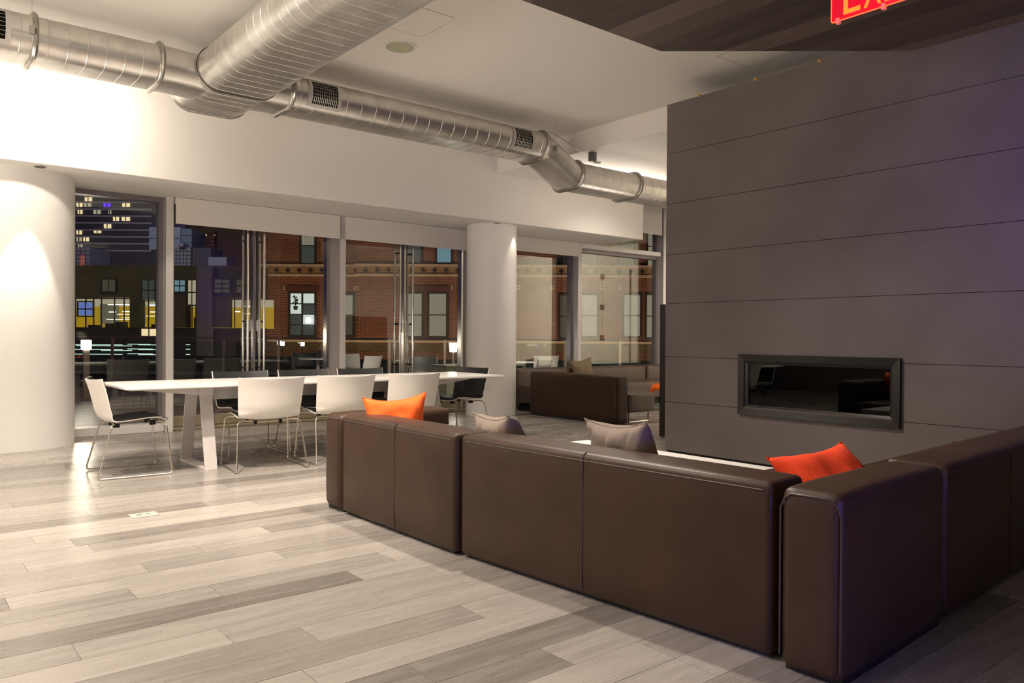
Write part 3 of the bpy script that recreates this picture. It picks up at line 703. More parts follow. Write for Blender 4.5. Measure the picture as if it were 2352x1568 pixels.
# module three (near corner, running right)
piv3 = (2.505, 1.30); an3 = radians(2.6)
def M3(x0, x1, y0, y1): return rotrect(x0, x1, y0, y1, piv3, an3)
s3 = empty('sofa', (3.0, 1.4, 0), 'corner leather sofa module in the foreground with a blue sheen on its end', 'sofa', 'near leather seating group')
p = M3(2.505, 3.435, 1.298, 1.522); soft(s3, 'backrest', p, SZ, SH, bev=.034, puff=.009); plinth(s3, p)
a = M3(2.55, 0, 1.297, 2)[0]; c = M3(3.40, 0, 1.297, 2)[0]; topseam(s3, a, c)
e0 = [M3(2.503, 9, y, 9)[0] for y in (1.300, 1.300, 1.315, 1.34, 1.48, 1.505, 1.52, 1.52)]; ez = (.06, .58, .615, .634, .634, .615, .58, .06)
seam(s3, [(q[0], q[1], z) for q, z in zip(e0, ez)], .004)
s4 = empty('sofa', (4.1, 1.4, 0), 'leather sofa module running to the right edge of the picture', 'sofa', 'near leather seating group')
soft(s4, 'backrest', M3(3.475, 5.6, 1.298, 1.56), SZ, SH, bev=.03, puff=.008)
vseam(s4, M3(4.30, 9, 1.292, 9)[0], M3(4.30, 9, 1.56, 9)[0])
obj('light_gap_filler', prism(B(), M3(3.42, 3.49, 1.32, 1.50), .03, .60), BLACK, s4, smooth=False)  # black filler added to block light leaking between the modules
plinth(s4, M3(3.49, 5.58, 1.31, 2.2)); topseam(s4, M3(3.5, 9, 1.297, 9)[0], M3(5.55, 9, 1.297, 9)[0])
soft(s4, 'seat', M3(3.475, 5.6, 1.565, 2.25), .12, .40, LEATHER)
# far lounge group ----------------------------------------------------------
f0 = empty('sofa', (7.9, 8.2, 0), 'dark brown leather sofa back side-on beside the second white column', 'sofa', 'lounge sofas by the far windows')
p = [(7.72, 7.16), (7.97, 7.16), (7.97, 8.95), (7.72, 8.95)]; soft(f0, 'backrest', p, SZ, SH, bev=.04); plinth(f0, p)
soft(f0, 'seat', [(7.98, 7.14), (8.50, 7.14), (8.50, 8.85), (7.98, 8.85)], .15, .41, LEATHER_B, bev=.03)
bm = B(); tube(bm, fillet([(8.02, 7.2, .15), (8.02, 7.2, .015), (8.42, 7.2, .015), (8.42, 7.2, .15)], .01, 2), .012, 6); obj('sled_foot', bm, CHROME, f0)
bm = B(); tube(bm, fillet([(8.02, 8.7, .15), (8.02, 8.7, .015), (8.42, 8.7, .015), (8.42, 8.7, .15)], .01, 2), .012, 6); obj('sled_foot', bm, CHROME, f0)
for k, (xa, xb, lab) in enumerate(((8.0, 9.22, 'brown leather window sofa left of the tan cushion'), (9.30, 11.10, 'brown leather window sofa behind the tan cushion'), (11.16, 12.9, 'brown leather window sofa partly hidden by the black board'))):
    f1 = empty('sofa', ((xa + xb) / 2, 9.5, 0), lab, 'sofa', 'lounge sofas by the far windows')
    p = [(xa, 9.55), (xb, 9.55), (xb, 9.80), (xa, 9.80)]; soft(f1, 'backrest', p, .06, .66, LEATHER_B, bev=.035, puff=.012)
    p = [(xa, 8.97), (xb, 8.97), (xb, 9.54), (xa, 9.54)]; soft(f1, 'seat', p, .12, .41, LEATHER_B, bev=.03); plinth(f1, [(xa + .1, 9.1), (xb - .1, 9.1), (xb - .1, 9.75), (xa + .1, 9.75)], .12)
# orange plastic stool (arched legs)
st = empty('plastic_stool', (9.95, 8.15, 0), 'glossy orange plastic arched stool in the far lounge', 'stool')
def arch(u, v):
    # dome top flaring to the floor with three arched cut-outs approximated by radius
    t = v * pi * .5; return Vector((0, 0, 0))
bm = B(); N = 36; rows = []
prof = [(.0, .44), (.12, .445), (.19, .43), (.235, .39), (.25, .33), (.255, .24), (.262, .14), (.275, .05), (.285, 0)]
for (r, z) in prof[1:]: rows.append([bm.verts.new((9.95 + r * cos(2 * pi * k / N), 8.15 + r * sin(2 * pi * k / N), z)) for k in range(N)])
cv = bm.verts.new((9.95, 8.15, .44))
for k in range(N): bm.faces.new((cv, rows[0][k], rows[0][(k + 1) % N]))
for j in range(len(rows) - 1):
    for k in range(N):
        ph = (k % 12) / 12
        if j >= 3 and abs(ph - .5) < (.18 + .05 * (j - 3)): continue
        bm.faces.new((rows[j][k], rows[j + 1][k], rows[j + 1][(k + 1) % N], rows[j][(k + 1) % N]))
ob = obj('stool_shell', bm, PLASTO, st, ang=80); md_ = ob.modifiers.new('thick', 'SOLIDIFY'); md_.thickness = .012; md_.offset = -1
# coffee table
ct = empty('coffee_table', (3.85, 3.4, 0), 'low white coffee table between the near sofas and the fireplace', 'table')
obj('table_top', bx(3.52, 4.20, 2.60, 4.19, .33, .40), TABLE, ct, smooth=False, bevel=.003)
for x in (3.56, 4.16):
    for y in (2.66, 4.13):
        obj('leg', bx(x - .025, x + .025, y - .025, y + .025, 0, .33), TLEG, ct, smooth=False)
# ------------------------------------------------------------------ cushions
def cushion(loc, rz, tilt, w, h, t, m, label, roll=0, seed=0, amp=.018, name='cushion'):
    bm = B(); n = 26; sides = []
    for s in (1, -1):
        g = []
        for j in range(n + 1):
            row = []
            for i in range(n + 1):
                u, v = 2 * i / n - 1, 2 * j / n - 1
                x = u * w / 2 * (1 - .17 * (1 - v * v) * abs(u) ** 2); y = v * h / 2 * (1 - .19 * (1 - u * u) * abs(v) ** 2)
                q = max(0, (1 - u ** 4) * (1 - v ** 4)) ** .62
                z = s * t / 2 * q
                # radiating wrinkles
                k = noise.noise(Vector((x * 9 + seed * 3.1, y * 9, s * 2 + seed))) * amp + abs(noise.noise(Vector((x * 22 + y * 6 + seed, y * 5 - x * 3, s * 5)))) * amp * 1.3
                z += k * min(1, q * 1.6); row.append((x, y, z, (i in (0, n) or j in (0, n))))
            g.append(row)
        sides.append(g)
    V = []
    for si, g in enumerate(sides):
        vv = []
        for j in range(n + 1):
            r = []
            for i in range(n + 1):
                x, y, z, e = g[j][i]
                if e and si == 1: r.append(V[0][j][i])
                else: r.append(bm.verts.new((x, y, 0 if e else z)))
            vv.append(r)
        V.append(vv)
    for si in (0, 1):
        for j in range(n):
            for i in range(n):
                f = (V[si][j][i], V[si][j][i + 1], V[si][j + 1][i + 1], V[si][j + 1][i]); bm.faces.new(f if si == 0 else f[::-1])
    me_obj = obj(name, bm, m, None, base=(0, 0, 0), ang=180)
    me_obj.matrix_world = Matrix.Translation(loc) @ Matrix.Rotation(rz, 4, 'Z') @ Matrix.Rotation(tilt, 4, 'X') @ Matrix.Rotation(roll, 4, 'Z')
    BASE[me_obj.name] = Vector((0, 0, 0))
    # edge piping as a part
    N = []
    for i in range(n + 1): N.append(sides[0][0][i])
    for j in range(1, n + 1): N.append(sides[0][j][n])
    for i in range(n - 1, -1, -1): N.append(sides[0][n][i])
    for j in range(n - 1, 0, -1): N.append(sides[0][j][0])
    b2 = B(); tube(b2, [(a[0], a[1], 0) for a in N], .0035, 5, closed=True); obj('edge_seam', b2, m, me_obj, local=True)
    return tag(me_obj, label, 'cushion')
# cushions' local: x width, y height after tilt 90deg, thickness along normal
cushion((2.715, 4.51, .565), radians(-36), radians(76), .43, .45, .13, ORANGE, 'bright orange square cushion leaning in the far corner of the near sofa', radians(5), 1, .016)
cushion((2.82, 3.47, .545), radians(80), radians(62), .46, .44, .17, GREY_F, 'grey-brown cushion on the near sofa, the one beside the orange cushion', radians(-3), 2, .02)
cushion((2.93, 2.64, .565), radians(86), radians(68), .46, .44, .17, GREY_F, 'wrinkled grey-brown cushion on the near sofa, nearer the white coffee table', radians(-3), 3, .022)
cushion((3.24, 1.72, .525), radians(-24), radians(44), .44, .44, .17, RED, 'red-orange cushion peeking over the corner of the near sofa', radians(9), 4, .012)
cushion((9.33, 9.44, .60), radians(-20), radians(75), .44, .44, .15, TAN_F, 'tan cushion on the leather sofa by the far windows', radians(8), 5)
# ------------------------------------------------------------------ white dining table
TX0, TX1, TY0, TY1 = 1.56, 5.45, 6.75, 7.75
tt = empty('long_table', (3.5, 7.25, 0), 'long white table with slanted steel strap legs beside the windows', 'table')
bm = B()
pts_t = [(TX0, TY0), (TX1, TY0), (TX1, TY1), (TX0, TY1)]; pts_b = [(TX0 + .05, TY0 + .05), (TX1 - .05, TY0 + .05), (TX1 - .05, TY1 - .05), (TX0 + .05, TY1 - .05)]
L = [[(*p, z) for p in q] for q, z in ((pts_b, .722), (pts_t, .735), (pts_t, .751))]
V = [[bm.verts.new(p) for p in r] for r in L]
bm.faces.new(V[0][::-1]); bm.faces.new(V[2])
for r, s in zip(V, V[1:]):
    for k in range(4): bm.faces.new((r[k], r[(k + 1) % 4], s[(k + 1) % 4], s[k]))
obj('tabletop', bm, TABLE, tt, smooth=False)
for x in (2.86, 4.15):
    obj('top_joint', bx(x - .0012, x + .0012, TY0 + .002, TY1 - .002, .7505, .7514), FRAME, tt, smooth=False)
def strapleg(x0, x1):
    def ring(yn, yf, ynt, yft, zb, zt): return [(yn, zb), (yf, zb), (yft, zt), (ynt, zt)]
    O = ring(6.895, 7.605, 7.055, 7.445, 0, .69); I = ring(6.915, 7.585, 7.072, 7.428, .018, .69)
    bm = B(); V = [[bm.verts.new((x, y, z)) for y, z in Q] for x in (x0, x1) for Q in (O, I)]  # O0 I0 O1 I1
    o0, i0, o1, i1 = V
    for k in range(3): pass
    segs = ((3, 0), (0, 1), (1, 2))
    for a, b in segs:
        bm.faces.new((o0[a], o0[b], o1[b], o1[a])); bm.faces.new((i0[a], i1[a], i1[b], i0[b]))
        bm.faces.new((o0[a], i0[a], i0[b], o0[b])); bm.faces.new((o1[a], o1[b], i1[b], i1[a]))
    for k in (3, 2): bm.faces.new((o0[k], i0[k], i1[k], o1[k]))
    bmesh.ops.recalc_face_normals(bm, faces=bm.faces)
    return bm
for xa in (2.235, 4.66):
    obj('strap_leg', strapleg(xa, xa + .108), TLEG, tt, smooth=False, bevel=.002, bseg=1)
    obj('leg_bracket', bx(xa - .004, xa + .112, 7.03, 7.47, .645, .722), TLEG, tt, smooth=False)
for y in (7.12, 7.36):
    obj('under_beam', bx(2.34, 4.66, y - .02, y + .02, .60, .715), TLEG, tt, smooth=False)
def bracket(xa, xb):
    bm = B(); v = []
    for x, zb in ((xa, .715), (xb, .645)):
        v.append([bm.verts.new((x, y, z)) for y, z in ((7.08, zb), (7.42, zb), (7.42, .722), (7.08, .722))])
    bm.faces.new(v[0]); bm.faces.new(v[1][::-1])
    for k in range(4): bm.faces.new((v[0][k], v[1][k], v[1][(k + 1) % 4], v[0][(k + 1) % 4]))
    bmesh.ops.recalc_face_normals(bm, faces=bm.faces); return bm
obj('end_bracket', bracket(1.66, 2.235), TLEG, tt, smooth=False); obj('end_bracket', bracket(5.35, 4.77), TLEG, tt, smooth=False)
# ------------------------------------------------------------------ shell chairs
PR = [(.265, .448), (.22, .462), (.12, .464), (0, .452), (-.10, .443), (-.175, .452), (-.225, .485), (-.255, .545), (-.275, .63), (-.297, .72), (-.325, .805)]
def prof_at(v):
    t = v * (len(PR) - 1); i = min(int(t), len(PR) - 2); f = t - i
    p0, p1, p2, p3 = [Vector((*PR[max(0, min(len(PR) - 1, k))], 0)) for k in (i - 1, i, i + 1, i + 2)]
    return .5 * ((2 * p1) + (-p0 + p2) * f + (2 * p0 - 5 * p1 + 4 * p2 - p3) * f * f + (-p0 + 3 * p1 - 3 * p2 + p3) * f ** 3)
def shellP(inset=0.0):
    def P(u, v):
        v_ = inset + v * (1 - inset * 1.2); q = prof_at(v_); s = 2 * u - 1
        wd = .50 + .02 * v_ if v_ < .45 else .509 + .065 * ((v_ - .45) / .55) ** .8
        if v_ < .1: wd *= 1 - .10 * (1 - v_ / .1) ** 2
        wd *= 1 - inset * .9
        back = max(0, min(1, (v_ - .42) / .25))
        y = q.x + back * .075 * s * s; z = q.y + (1 - back) * .020 * s * s - (.012 * s * s if v_ < .12 else 0)
        if v_ > .9: z += .012 * abs(s) ** 3 * (v_ - .9) / .1
        # low back corner rounding
        return Vector((s * wd / 2, y, z))
    return P
def make_chair(label, group):
    t = empty('shell_chair', (0, 0, 0), label, 'chair', group)
    obj('shell', gridsolid(B(), shellP(0), 20, 40, .009), SHELL, t, ang=60)
    obj('seat_pad', gridsolid(B(), shellP(.012), 20, 40, .006, -.0078), PAD, t, ang=60)
    for s in (-1, 1):
        bm = B()
        tube(bm, fillet([(s * .10, .17, .425), (s * .22, .19, .446), (s * .285, .235, .44), (s * .305, .285, .009), (s * .305, -.285, .009), (s * .27, -.175, .43), (s * .20, -.15, .435), (s * .10, -.12, .418)], .035, 6), .0068, 8)
        obj('sled_leg', bm, CHROME, t)
    for y, z in ((.17, .425), (-.12, .418)):
        bm = B(); tube(bm, [(-.11, y, z), (.11, y, z)], .0068, 8); obj('cross_rod', bm, CHROME, t)
    for s in (-1, 1):
        obj('seat_mount', bx(s * .11 - .012, s * .11 + .012, .14, .19, .408, .448), BLACKS, t, smooth=False)
        obj('seat_mount', bx(s * .11 - .012, s * .11 + .012, -.14, -.09, .400, .432), BLACKS, t, smooth=False)
    return t
G = 'white shell chairs round the long table'
c0 = make_chair('white shell chair with a black pad at the left end of the long table', G)
c0.location = (1.70, 7.22, 0); c0.rotation_euler = (0, 0, radians(-93))
dup(c0, (2.72, 6.80, 0), radians(-6), 'white shell chair showing its back, first from the slanted table leg', G)
dup(c0, (3.43, 6.80, 0), radians(-4), 'white shell chair showing its back, middle of the three along the near side', G)
dup(c0, (4.17, 6.80, 0), radians(-3), 'white shell chair showing its back, just behind the orange cushion', G)
dup(c0, (2.90, 7.62, 0), radians(180), 'shell chair on the window side of the table, its dark top nearest the first mullion', G)
dup(c0, (3.58, 7.62, 0), radians(180), 'shell chair on the window side of the table, middle dark top of three', G)
dup(c0, (4.26, 7.62, 0), radians(180), 'shell chair on the window side of the table, dark top by the second mullion', G)
dup(c0, (5.30, 7.44, 0), radians(95), 'dark padded shell chair tucked under the far right end of the table', G)
# floor outlet
fo = empty('floor_outlet', (1.37, 5.43, 0), 'small pale metal floor outlet box set in the planks', 'outlet')
obj('cover_plate', bx(1.29, 1.455, 5.375, 5.495, .0004, .006), mat('outlet_metal', (.78, .72, .66), .3, .5), fo, smooth=False, bevel=.002)
for x in (1.345, 1.395): obj('socket_slot', bx(x - .017, x + .017, 5.43, 5.442, .0055, .0066), BLACKS, fo, smooth=False)
# ------------------------------------------------------------------ terrace
dk = obj('floor_terrace', bx(-6, 20, 10.3, 24, -.4, -.06), mat('deck_joist', (.02, .015, .012), .9), smooth=False); tag(dk, 'dark wooden terrace deck outside the windows', None, None, 'structure')
bd = B(); tl = bd.verts.layers.float_color.new('tone'); y = 10.3; rd = random.Random(3)
while y < 20:
    k = len(bd.verts); box(bd, -6, 20, y, y + .125, -.06, -.035); bd.verts.ensure_lookup_table(); c = (rd.uniform(.2, .9), rd.random(), rd.random(), 1)
    for v in bd.verts[k:]: v[tl] = c
    y += .137
tag(obj('deck_boards', bd, DECKW, dk, smooth=False), 'narrow dark deck boards', None, None, 'stuff')
for k_, (s, d) in enumerate(((-12.2, 22.5), (-8.6, 22.5), (-6.6, 22.5))): pass
RZ = atan2(-.6360, .7717)
def local_root(name, d, label, cat, group=None, kind=None, s=0):
    return empty(name, frame_pt(s, d, 0), label, cat, group, kind, rz=RZ)
def sz(px, py, d):
    """metres right of the camera axis and height, for a point d metres away"""
    v = FWD + RIGHT * ((px - 1176) / 1785) + UP * ((784 - py) / 1785)
    h = v.x * .6360 + v.y * .7717; return ((v.x * .7717 - v.y * .6360) / h * d, HC + v.z / h * d)
# gravel strip, parapet and railing
def lobj(name, bm, m, par, **k): return obj(name, bm, m, par, local=True, **k)
gv = local_root('gravel_strip', 23.6, 'strip of pale gravel along the terrace edge', 'gravel', None, 'stuff')
bm = B(); rg = random.Random(2)
for i in range(900):
    s = rg.uniform(-15, -5); yy = rg.uniform(0, .7); r = rg.uniform(.015, .045)
    cyl(bm, (s, yy), r, -.03, rg.uniform(.0, .06), 5, r * .5)
lobj('gravel', bm, mat('gravel_stone', (.42, .36, .32), .8, var=.4, vscale=8), gv)
pw = local_root('trim_20', 25, 'low dark parapet blocks at the terrace edge', None, None, 'structure')
for a, b in ((-14.6, -12.9), (-12.85, -11.2), (-11.1, -9.3), (-9.25, -7.0)):
    lobj('parapet_block', bx(a, b, -.2, .1, -.4, .50), mat('parapet_dark', (.05, .042, .038), .7), pw, smooth=False)
lobj('parapet_block', bx(-7.0, 9, 0, .15, -.4, .42), mat('parapet_grey', (.085, .085, .08), .6), pw, smooth=False)
rl = local_root('glass_railing', 22, 'long glass terrace railing with steel posts outside the windows', 'railing')
xs = [sz(p, 800, 22)[0] for p in (258, 513, 640, 895, 1022, 1299, 1424, 1560)]
for a in xs:
    lobj('railing_post', bx(a - .03, a + .03, -.03, .03, -.1, 1.08), mat('post_metal', (.55, .42, .32), .3, .8), rl, smooth=False)
for a, b in zip([-14.5] + xs, xs):
    lobj('glass_panel', bx(a + .05, b - .05, -.006, .006, .0, .98), GLASS_R, rl, smooth=False)
bm = B(); tube(bm, [(-14.5, 0, 1.10), (xs[-1], 0, 1.10)], .022, 6); lobj('top_rail', bm, mat('rail_metal', (.5, .38, .3), .3, .8), rl)
# outdoor chairs and tables
G2 = 'shell chairs out on the terrace'
def fp2(px, d): return frame_pt((px - 1176) / 1785 * d, d, -.035)
for px, d, rz, lab in ((702, 17.8, 200, 'dark padded shell chair on the terrace left of the second mullion'), (756, 15.7, 75, 'white shell chair at the terrace table left of the second mullion'),
                       (742, 20.2, 170, 'dark shell chair behind the terrace table left of the second mullion'),
                       (813, 17.9, -20, 'white backed shell chair on the terrace right of the second mullion'), (836, 15.9, 62, 'shell chair seen side-on on the terrace right of the second mullion'),
                       (975, 14.9, 195, 'dark shell chair on the terrace behind the second pair of doors'),
                       (1224, 13.9, 60, 'pale shell chair on the terrace right of the second column'), (1245, 16.8, 20, 'shell chair further out on the terrace right of the second column')):
    dup(c0, fp2(px, d), radians(rz) + RZ, lab, G2)
def round_table(px, d, lab):
    p = fp2(px, d); t = empty('terrace_table', p, lab, 'table', 'round white terrace tables')
    bm = B(); cyl(bm, (p.x, p.y), .42, .70 - .035, .72 - .035, 40); obj('tabletop', bm, TABLE, t)
    bm = B(); cyl(bm, (p.x, p.y), .035, 0, .67, 14); obj('pedestal', bm, TLEG, t)
    bm = B(); cyl(bm, (p.x, p.y), .25, -.035, -.015, 30, .2); obj('foot', bm, TLEG, t)
round_table(730, 16.9, 'round white table outside, left of the second mullion')
round_table(955, 16.0, 'round white table outside, behind the second pair of doors')
round_table(1205, 15.6, 'round white table outside, right of the second column')
# bollard lamp and lamp on cabinet
p = frame_pt(*[sz(198, 800, 14.6)[0], 14.6, 0]); bl = empty('bollard_light', (p.x, p.y, -.04), 'glowing square bollard lamp on the terrace near the left column', 'light')
obj('lamp_post', bx(p.x - .05, p.x + .05, p.y - .05, p.y + .05, -.04, .88), mat('bollard_metal', (.22, .17, .13), .4, .5), bl, smooth=False)
obj('lamp_head', bx(p.x - .075, p.x + .075, p.y - .075, p.y + .075, .89, 1.07), E_GLOW, bl, smooth=False, bevel=.01)
p = frame_pt(sz(1041, 800, 14)[0], 14, 0); cb = empty('terrace_cabinet', (p.x, p.y, -.04), 'grey-green cabinet on the terrace beside the second column', 'cabinet')
obj('cabinet_body', bx(p.x - .28, p.x + .28, p.y - .2, p.y + .28, -.04, .64), mat('cabinet_green', (.22, .23, .15), .6), cb, smooth=False)
obj('cabinet_top', bx(p.x - .31, p.x + .31, p.y - .23, p.y + .31, .64, .67), mat('cabinet_top', (.14, .13, .10), .5), cb, smooth=False)
tl2 = empty('table_lamp', (p.x, p.y, .67), 'glowing lamp standing on the terrace cabinet', 'lamp')
bm = B(); cyl(bm, (p.x, p.y), .07, .67, .685, 20); obj('lamp_foot', bm, CHROME, tl2)
bm = B(); cyl(bm, (p.x, p.y), .018, .685, .90, 12); obj('lamp_stem', bm, CHROME, tl2)
bm = B(); cyl(bm, (p.x, p.y), .06, .90, 1.06, 20, .075); obj('lamp_shade', bm, E_GLOW, tl2)
# ------------------------------------------------------------------ brick building across the street
D1 = 45
bb = local_root('brick_building', D1, 'red brick building with a terracotta frieze across the street', 'building')
xc = sz(823, 700, D1)[0]; xl = sz(591, 700, D1)[0]
lobj('brick_wall', bx(xl, xc + .05, .55, 3, -14, 14), BRICKM, bb, smooth=False)
lobj('brick_wall', bx(xc, 16, 0, 3, -14, 14), BRICKM, bb, smooth=False)
def band(y0, y1, m, name, dep):
    zt = sz(900, y0, D1)[1]; zb = sz(900, y1, D1)[1]
    lobj(name, bx(xl, xc, .55 - dep, .56, zb, zt), m, bb, smooth=False); lobj(name, bx(xc - dep, 16, -dep, .01, zb, zt), m, bb, smooth=False)
    return zt, zb
band(606.5, 611.5, STONE, 'stone_band', .18); band(629, 634, STONE, 'stone_band', .18); zt, zb = band(611.5, 629, OCHRE, 'frieze', .10)
band(781, 786, STONE, 'stone_band', .15); band(786, 806, mat('dado_brick', (.20, .12, .05), .8, var=.3, vscale=4), 'dado', .06)
cr_ = B(); zc = (zt + zb) / 2; s = xl + .3
while s < 15.6:
    yy = .55 - .12 if s < xc else -.12
    box(cr_, s - .05, s + .05, yy, yy + .05, zc - .16, zc + .16); box(cr_, s - .14, s + .14, yy, yy + .05, zc - .06, zc + .06); s += .665
tag(lobj('frieze_ornaments', cr_, TERRA, bb, smooth=False), 'row of small dark cross ornaments on the ochre frieze', None, None, 'stuff')
for px in (650, 814, 924, 1034, 1190, 1269, 1383, 1424):
    s, z = sz(px, 660, D1); yy = .48 if s < xc else -.07
    o = lobj('stone_medallion', bx(s - .12, s + .12, yy, yy + .08, z - .12, z + .12), STONE, bb, smooth=False)
    lobj('medallion_boss', bx(s - .05, s + .05, yy - .02, yy, z - .05, z + .05), TERRA, o, smooth=False)
def bwin(par, d, x0, x1, y0, y1, m, dep0=0, cols=1, rows=2, frame=.10, mats=None, lint=False):
    s0, zt = sz(x0, y0, d); s1, zb = sz(x1, y1, d); zt = sz((x0 + x1) / 2, y0, d)[1]; zb = sz((x0 + x1) / 2, y1, d)[1]
    f = frame; bm = B(); yq = dep0
    box(bm, s0 - f, s1 + f, yq - .03, yq + .02, zb - f, zb); box(bm, s0 - f, s1 + f, yq - .03, yq + .02, zt, zt + f)
    box(bm, s0 - f, s0, yq - .03, yq + .02, zb, zt); box(bm, s1, s1 + f, yq - .03, yq + .02, zb, zt)
    for c in range(1, cols): xx = s0 + (s1 - s0) * c / cols; box(bm, xx - f * .45, xx + f * .45, yq - .02, yq + .02, zb, zt)
    for r in range(1, rows): zz = zb + (zt - zb) * r / rows; box(bm, s0, s1, yq - .02, yq + .02, zz - .03, zz + .03)
    o = lobj('window', bm, WINF, par, smooth=False)
    for c in range(cols):
        for r in range(rows):
            a, b = s0 + (s1 - s0) * c / cols, s0 + (s1 - s0) * (c + 1) / cols; e, g = zb + (zt - zb) * r / rows, zb + (zt - zb) * (r + 1) / rows
            mm = m if mats is None else mats[(rows - 1 - r) * cols + c]
            lobj('pane', bx(a + .02, b - .02, yq - .008, yq - .004, e + .02, g - .02), mm, o, smooth=False)
    if lint: lobj('lintel', bx(s0 - .25, s1 + .25, yq - .05, yq, zt + f, zt + f + .3), mat('brick_lintel', (.13, .035, .02), .8), par, smooth=False)
    return o
GD = mat('dark_pane_glass', (.03, .04, .04), .1)
bwin(bb, D1, 661, 717, 672, 770, E_WHITE, .5, 2, 4, .13, [E_WHITE, E_WHITE, E_WHITE, E_GREEN, E_GREEN, E_WHITE, E_GREEN, E_GREEN], True)
bwin(bb, D1, 687, 717, 520, 603, E_BLUE, .5, 1, 2, .13, [E_BLIND, E_GREEN])
bwin(bb, D1, 765, 806, 676, 770, E_BLIND, .5, 1, 2, .13, [E_BLIND, E_DIM])
bwin(bb, D1, 931, 969, 674, 772, E_BLIND, -.05, 1, 2, .14, None, True)
bwin(bb, D1, 986, 1025, 674, 772, E_BLIND, -.05, 1, 2, .14, None, True)
bwin(bb, D1, 930, 967, 520, 603, E_GREEN, -.05); bwin(bb, D1, 1004, 1036, 520, 603, E_BLUE, -.05, 1, 1)
bwin(bb, D1, 1286, 1330, 678, 775, E_DIM, -.05); bwin(bb, D1, 1336, 1371, 677, 772, E_BLIND, -.05); bwin(bb, D1, 1433, 1470, 677, 772, E_BLIND, -.05); bwin(bb, D1, 1485, 1525, 677, 775, E_BLIND, -.05)
bwin(bb, D1, 1283, 1308, 520, 610, GD, -.05); bwin(bb, D1, 1338, 1370, 520, 612, E_DIM, -.05); bwin(bb, D1, 1422, 1456, 520, 612, E_DIM, -.05); bwin(bb, D1, 1488, 1530, 520, 612, E_BLIND, -.05)
s, z = sz(705, 735, D1)
t = local_root('window_lamp', D1 - .3, 'bright bare lamp shining in the brick building window', 'light', s=s)
bm = B(); bmesh.ops.create_icosphere(bm, subdivisions=2, radius=.17); bmesh.ops.translate(bm, vec=(0, .6, z), verts=bm.verts); lobj('bulb', bm, E_LAMP, t)
s, z = sz(674, 706, D1)
pp = local_root('potted_plant', D1 + .45, 'small potted plant on the lit windowsill of the brick building', 'plant', s=s)
bm = B(); cyl(bm, (0, 0), .10, z - .12, z + .10, 10, .15); lobj('pot', bm, mat('pot_dark', (.05, .03, .02), .8), pp)
bm = B(); rp = random.Random(1)
for k in range(9):
    a = rp.uniform(-1, 1); q = Vector((a * .15, 0, z + .1 + rp.uniform(.2, .6))); tube(bm, [(0, 0, z + .1), q * .6 + Vector((0, 0, z * .4 + .1)), q], .012, 4)
    box(bm, q.x - .05, q.x + .05, -.01, .01, q.z - .03, q.z + .04)
lobj('foliage', bm, mat('leaf_dark', (.02, .035, .02), .8), pp)
# ------------------------------------------------------------------ office building (left, yellow interior)
D2 = 38
ob_ = local_root('office_building', D2, 'dark rendered building with a yellow lit office floor opposite', 'building')
OW = mat('olive_render', (.10, .085, .05), .85, var=.15, vscale=.6); OW2 = mat('pilaster_grey', (.17, .15, .145), .8)
def LB(name, x0, x1, y0, y1, m, d=D2, dep=(0, 1.5), par=None):
    s0 = sz(x0, 700, d)[0]; s1 = sz(x1, 700, d)[0]; xm = (x0 + x1) / 2; zt = sz(xm, y0, d)[1]; zb = sz(xm, y1, d)[1]
    return lobj(name, bx(s0, s1, dep[0], dep[1], zb, zt), m, par or ob_, smooth=False)
LB('upper_wall', 60, 592, 609, 682, OW); LB('lower_wall', 60, 592, 752, 1100, mat('dark_render', (.035, .028, .025), .85)); LB('back_wall', 60, 583, 682, 752, E_YEL, dep=(3.0, 3.2))
LB('office_ceiling', 60, 592, 682, 700, E_CREAM, dep=(2.4, 2.5))
for a, b in ((60, 130), (300, 322), (372, 429), (458, 490), (490, 525), (576, 592)): LB('pilaster', a, b, 682, 752, OW2 if a == 458 else OW, dep=(-.1, .5))
LB('pilaster', 458, 490, 612, 825, OW2, dep=(-.35, 0))
for x0, x1, y0, y1, m, c, r in ((402, 427, 643, 670, E_BLUE, 2, 2), (433, 452, 643, 700, E_CREAM, 2, 2), (493, 529, 641, 673, E_DIM, 2, 3), (544, 562, 641, 673, E_DIM, 1, 2), (236, 267, 641, 670, E_DIM, 2, 1), (328, 357, 643, 690, E_GREEN, 2, 2), (362, 398, 645, 662, E_BLUE, 2, 2)):
    bwin(ob_, D2, x0, x1, y0, y1, m, -.08, c, r, .05)
bwin(ob_, D2, 183, 216, 694, 725, emi('blue_lit_window', (.2, .32, .9), .6), -.12, 2, 2, .06)
bwin(ob_, D2, 326, 362, 754, 772, E_WARMW, -.08, 2, 1, .06)
rt = random.Random(4)
for x0, x1, y in ((228, 300, 697), (262, 300, 713), (327, 357, 714), (230, 245, 714), (250, 300, 720), (318, 340, 724), (322, 356, 698), (545, 575, 701), (525, 537, 713), (548, 574, 718), (262, 300, 728), (225, 300, 732)):
    LB('light_tube', x0, x1, y, y + (2.0 if y < 718 else 1.2), E_TUBE, dep=(.8, .9))
for x in (142, 158, 172, 196, 214, 232, 262, 284, 340, 357, 440, 449, 538, 562): LB('office_mullion', x, x + 1.6, 682, 752, WINF, dep=(-.02, .06))
for x0, x1, y0 in ((222, 240, 742), (246, 262, 738), (292, 300, 741), (330, 346, 744), (430, 452, 728), (545, 572, 743), (182, 200, 745)): LB('office_desk', x0, x1, y0, 752, WINF, dep=(.8, 1.4))
for x0, x1 in ((182, 226), (268, 290), (440, 457)): LB('office_partition', x0, x1, 694, 742, mat('glowing_grey_wall', (.2, .18, .14), .8, emit=(.5, .45, .3), estr=.22), dep=(1.9, 2.0))  # partitions glow by themselves to look like a lit interior
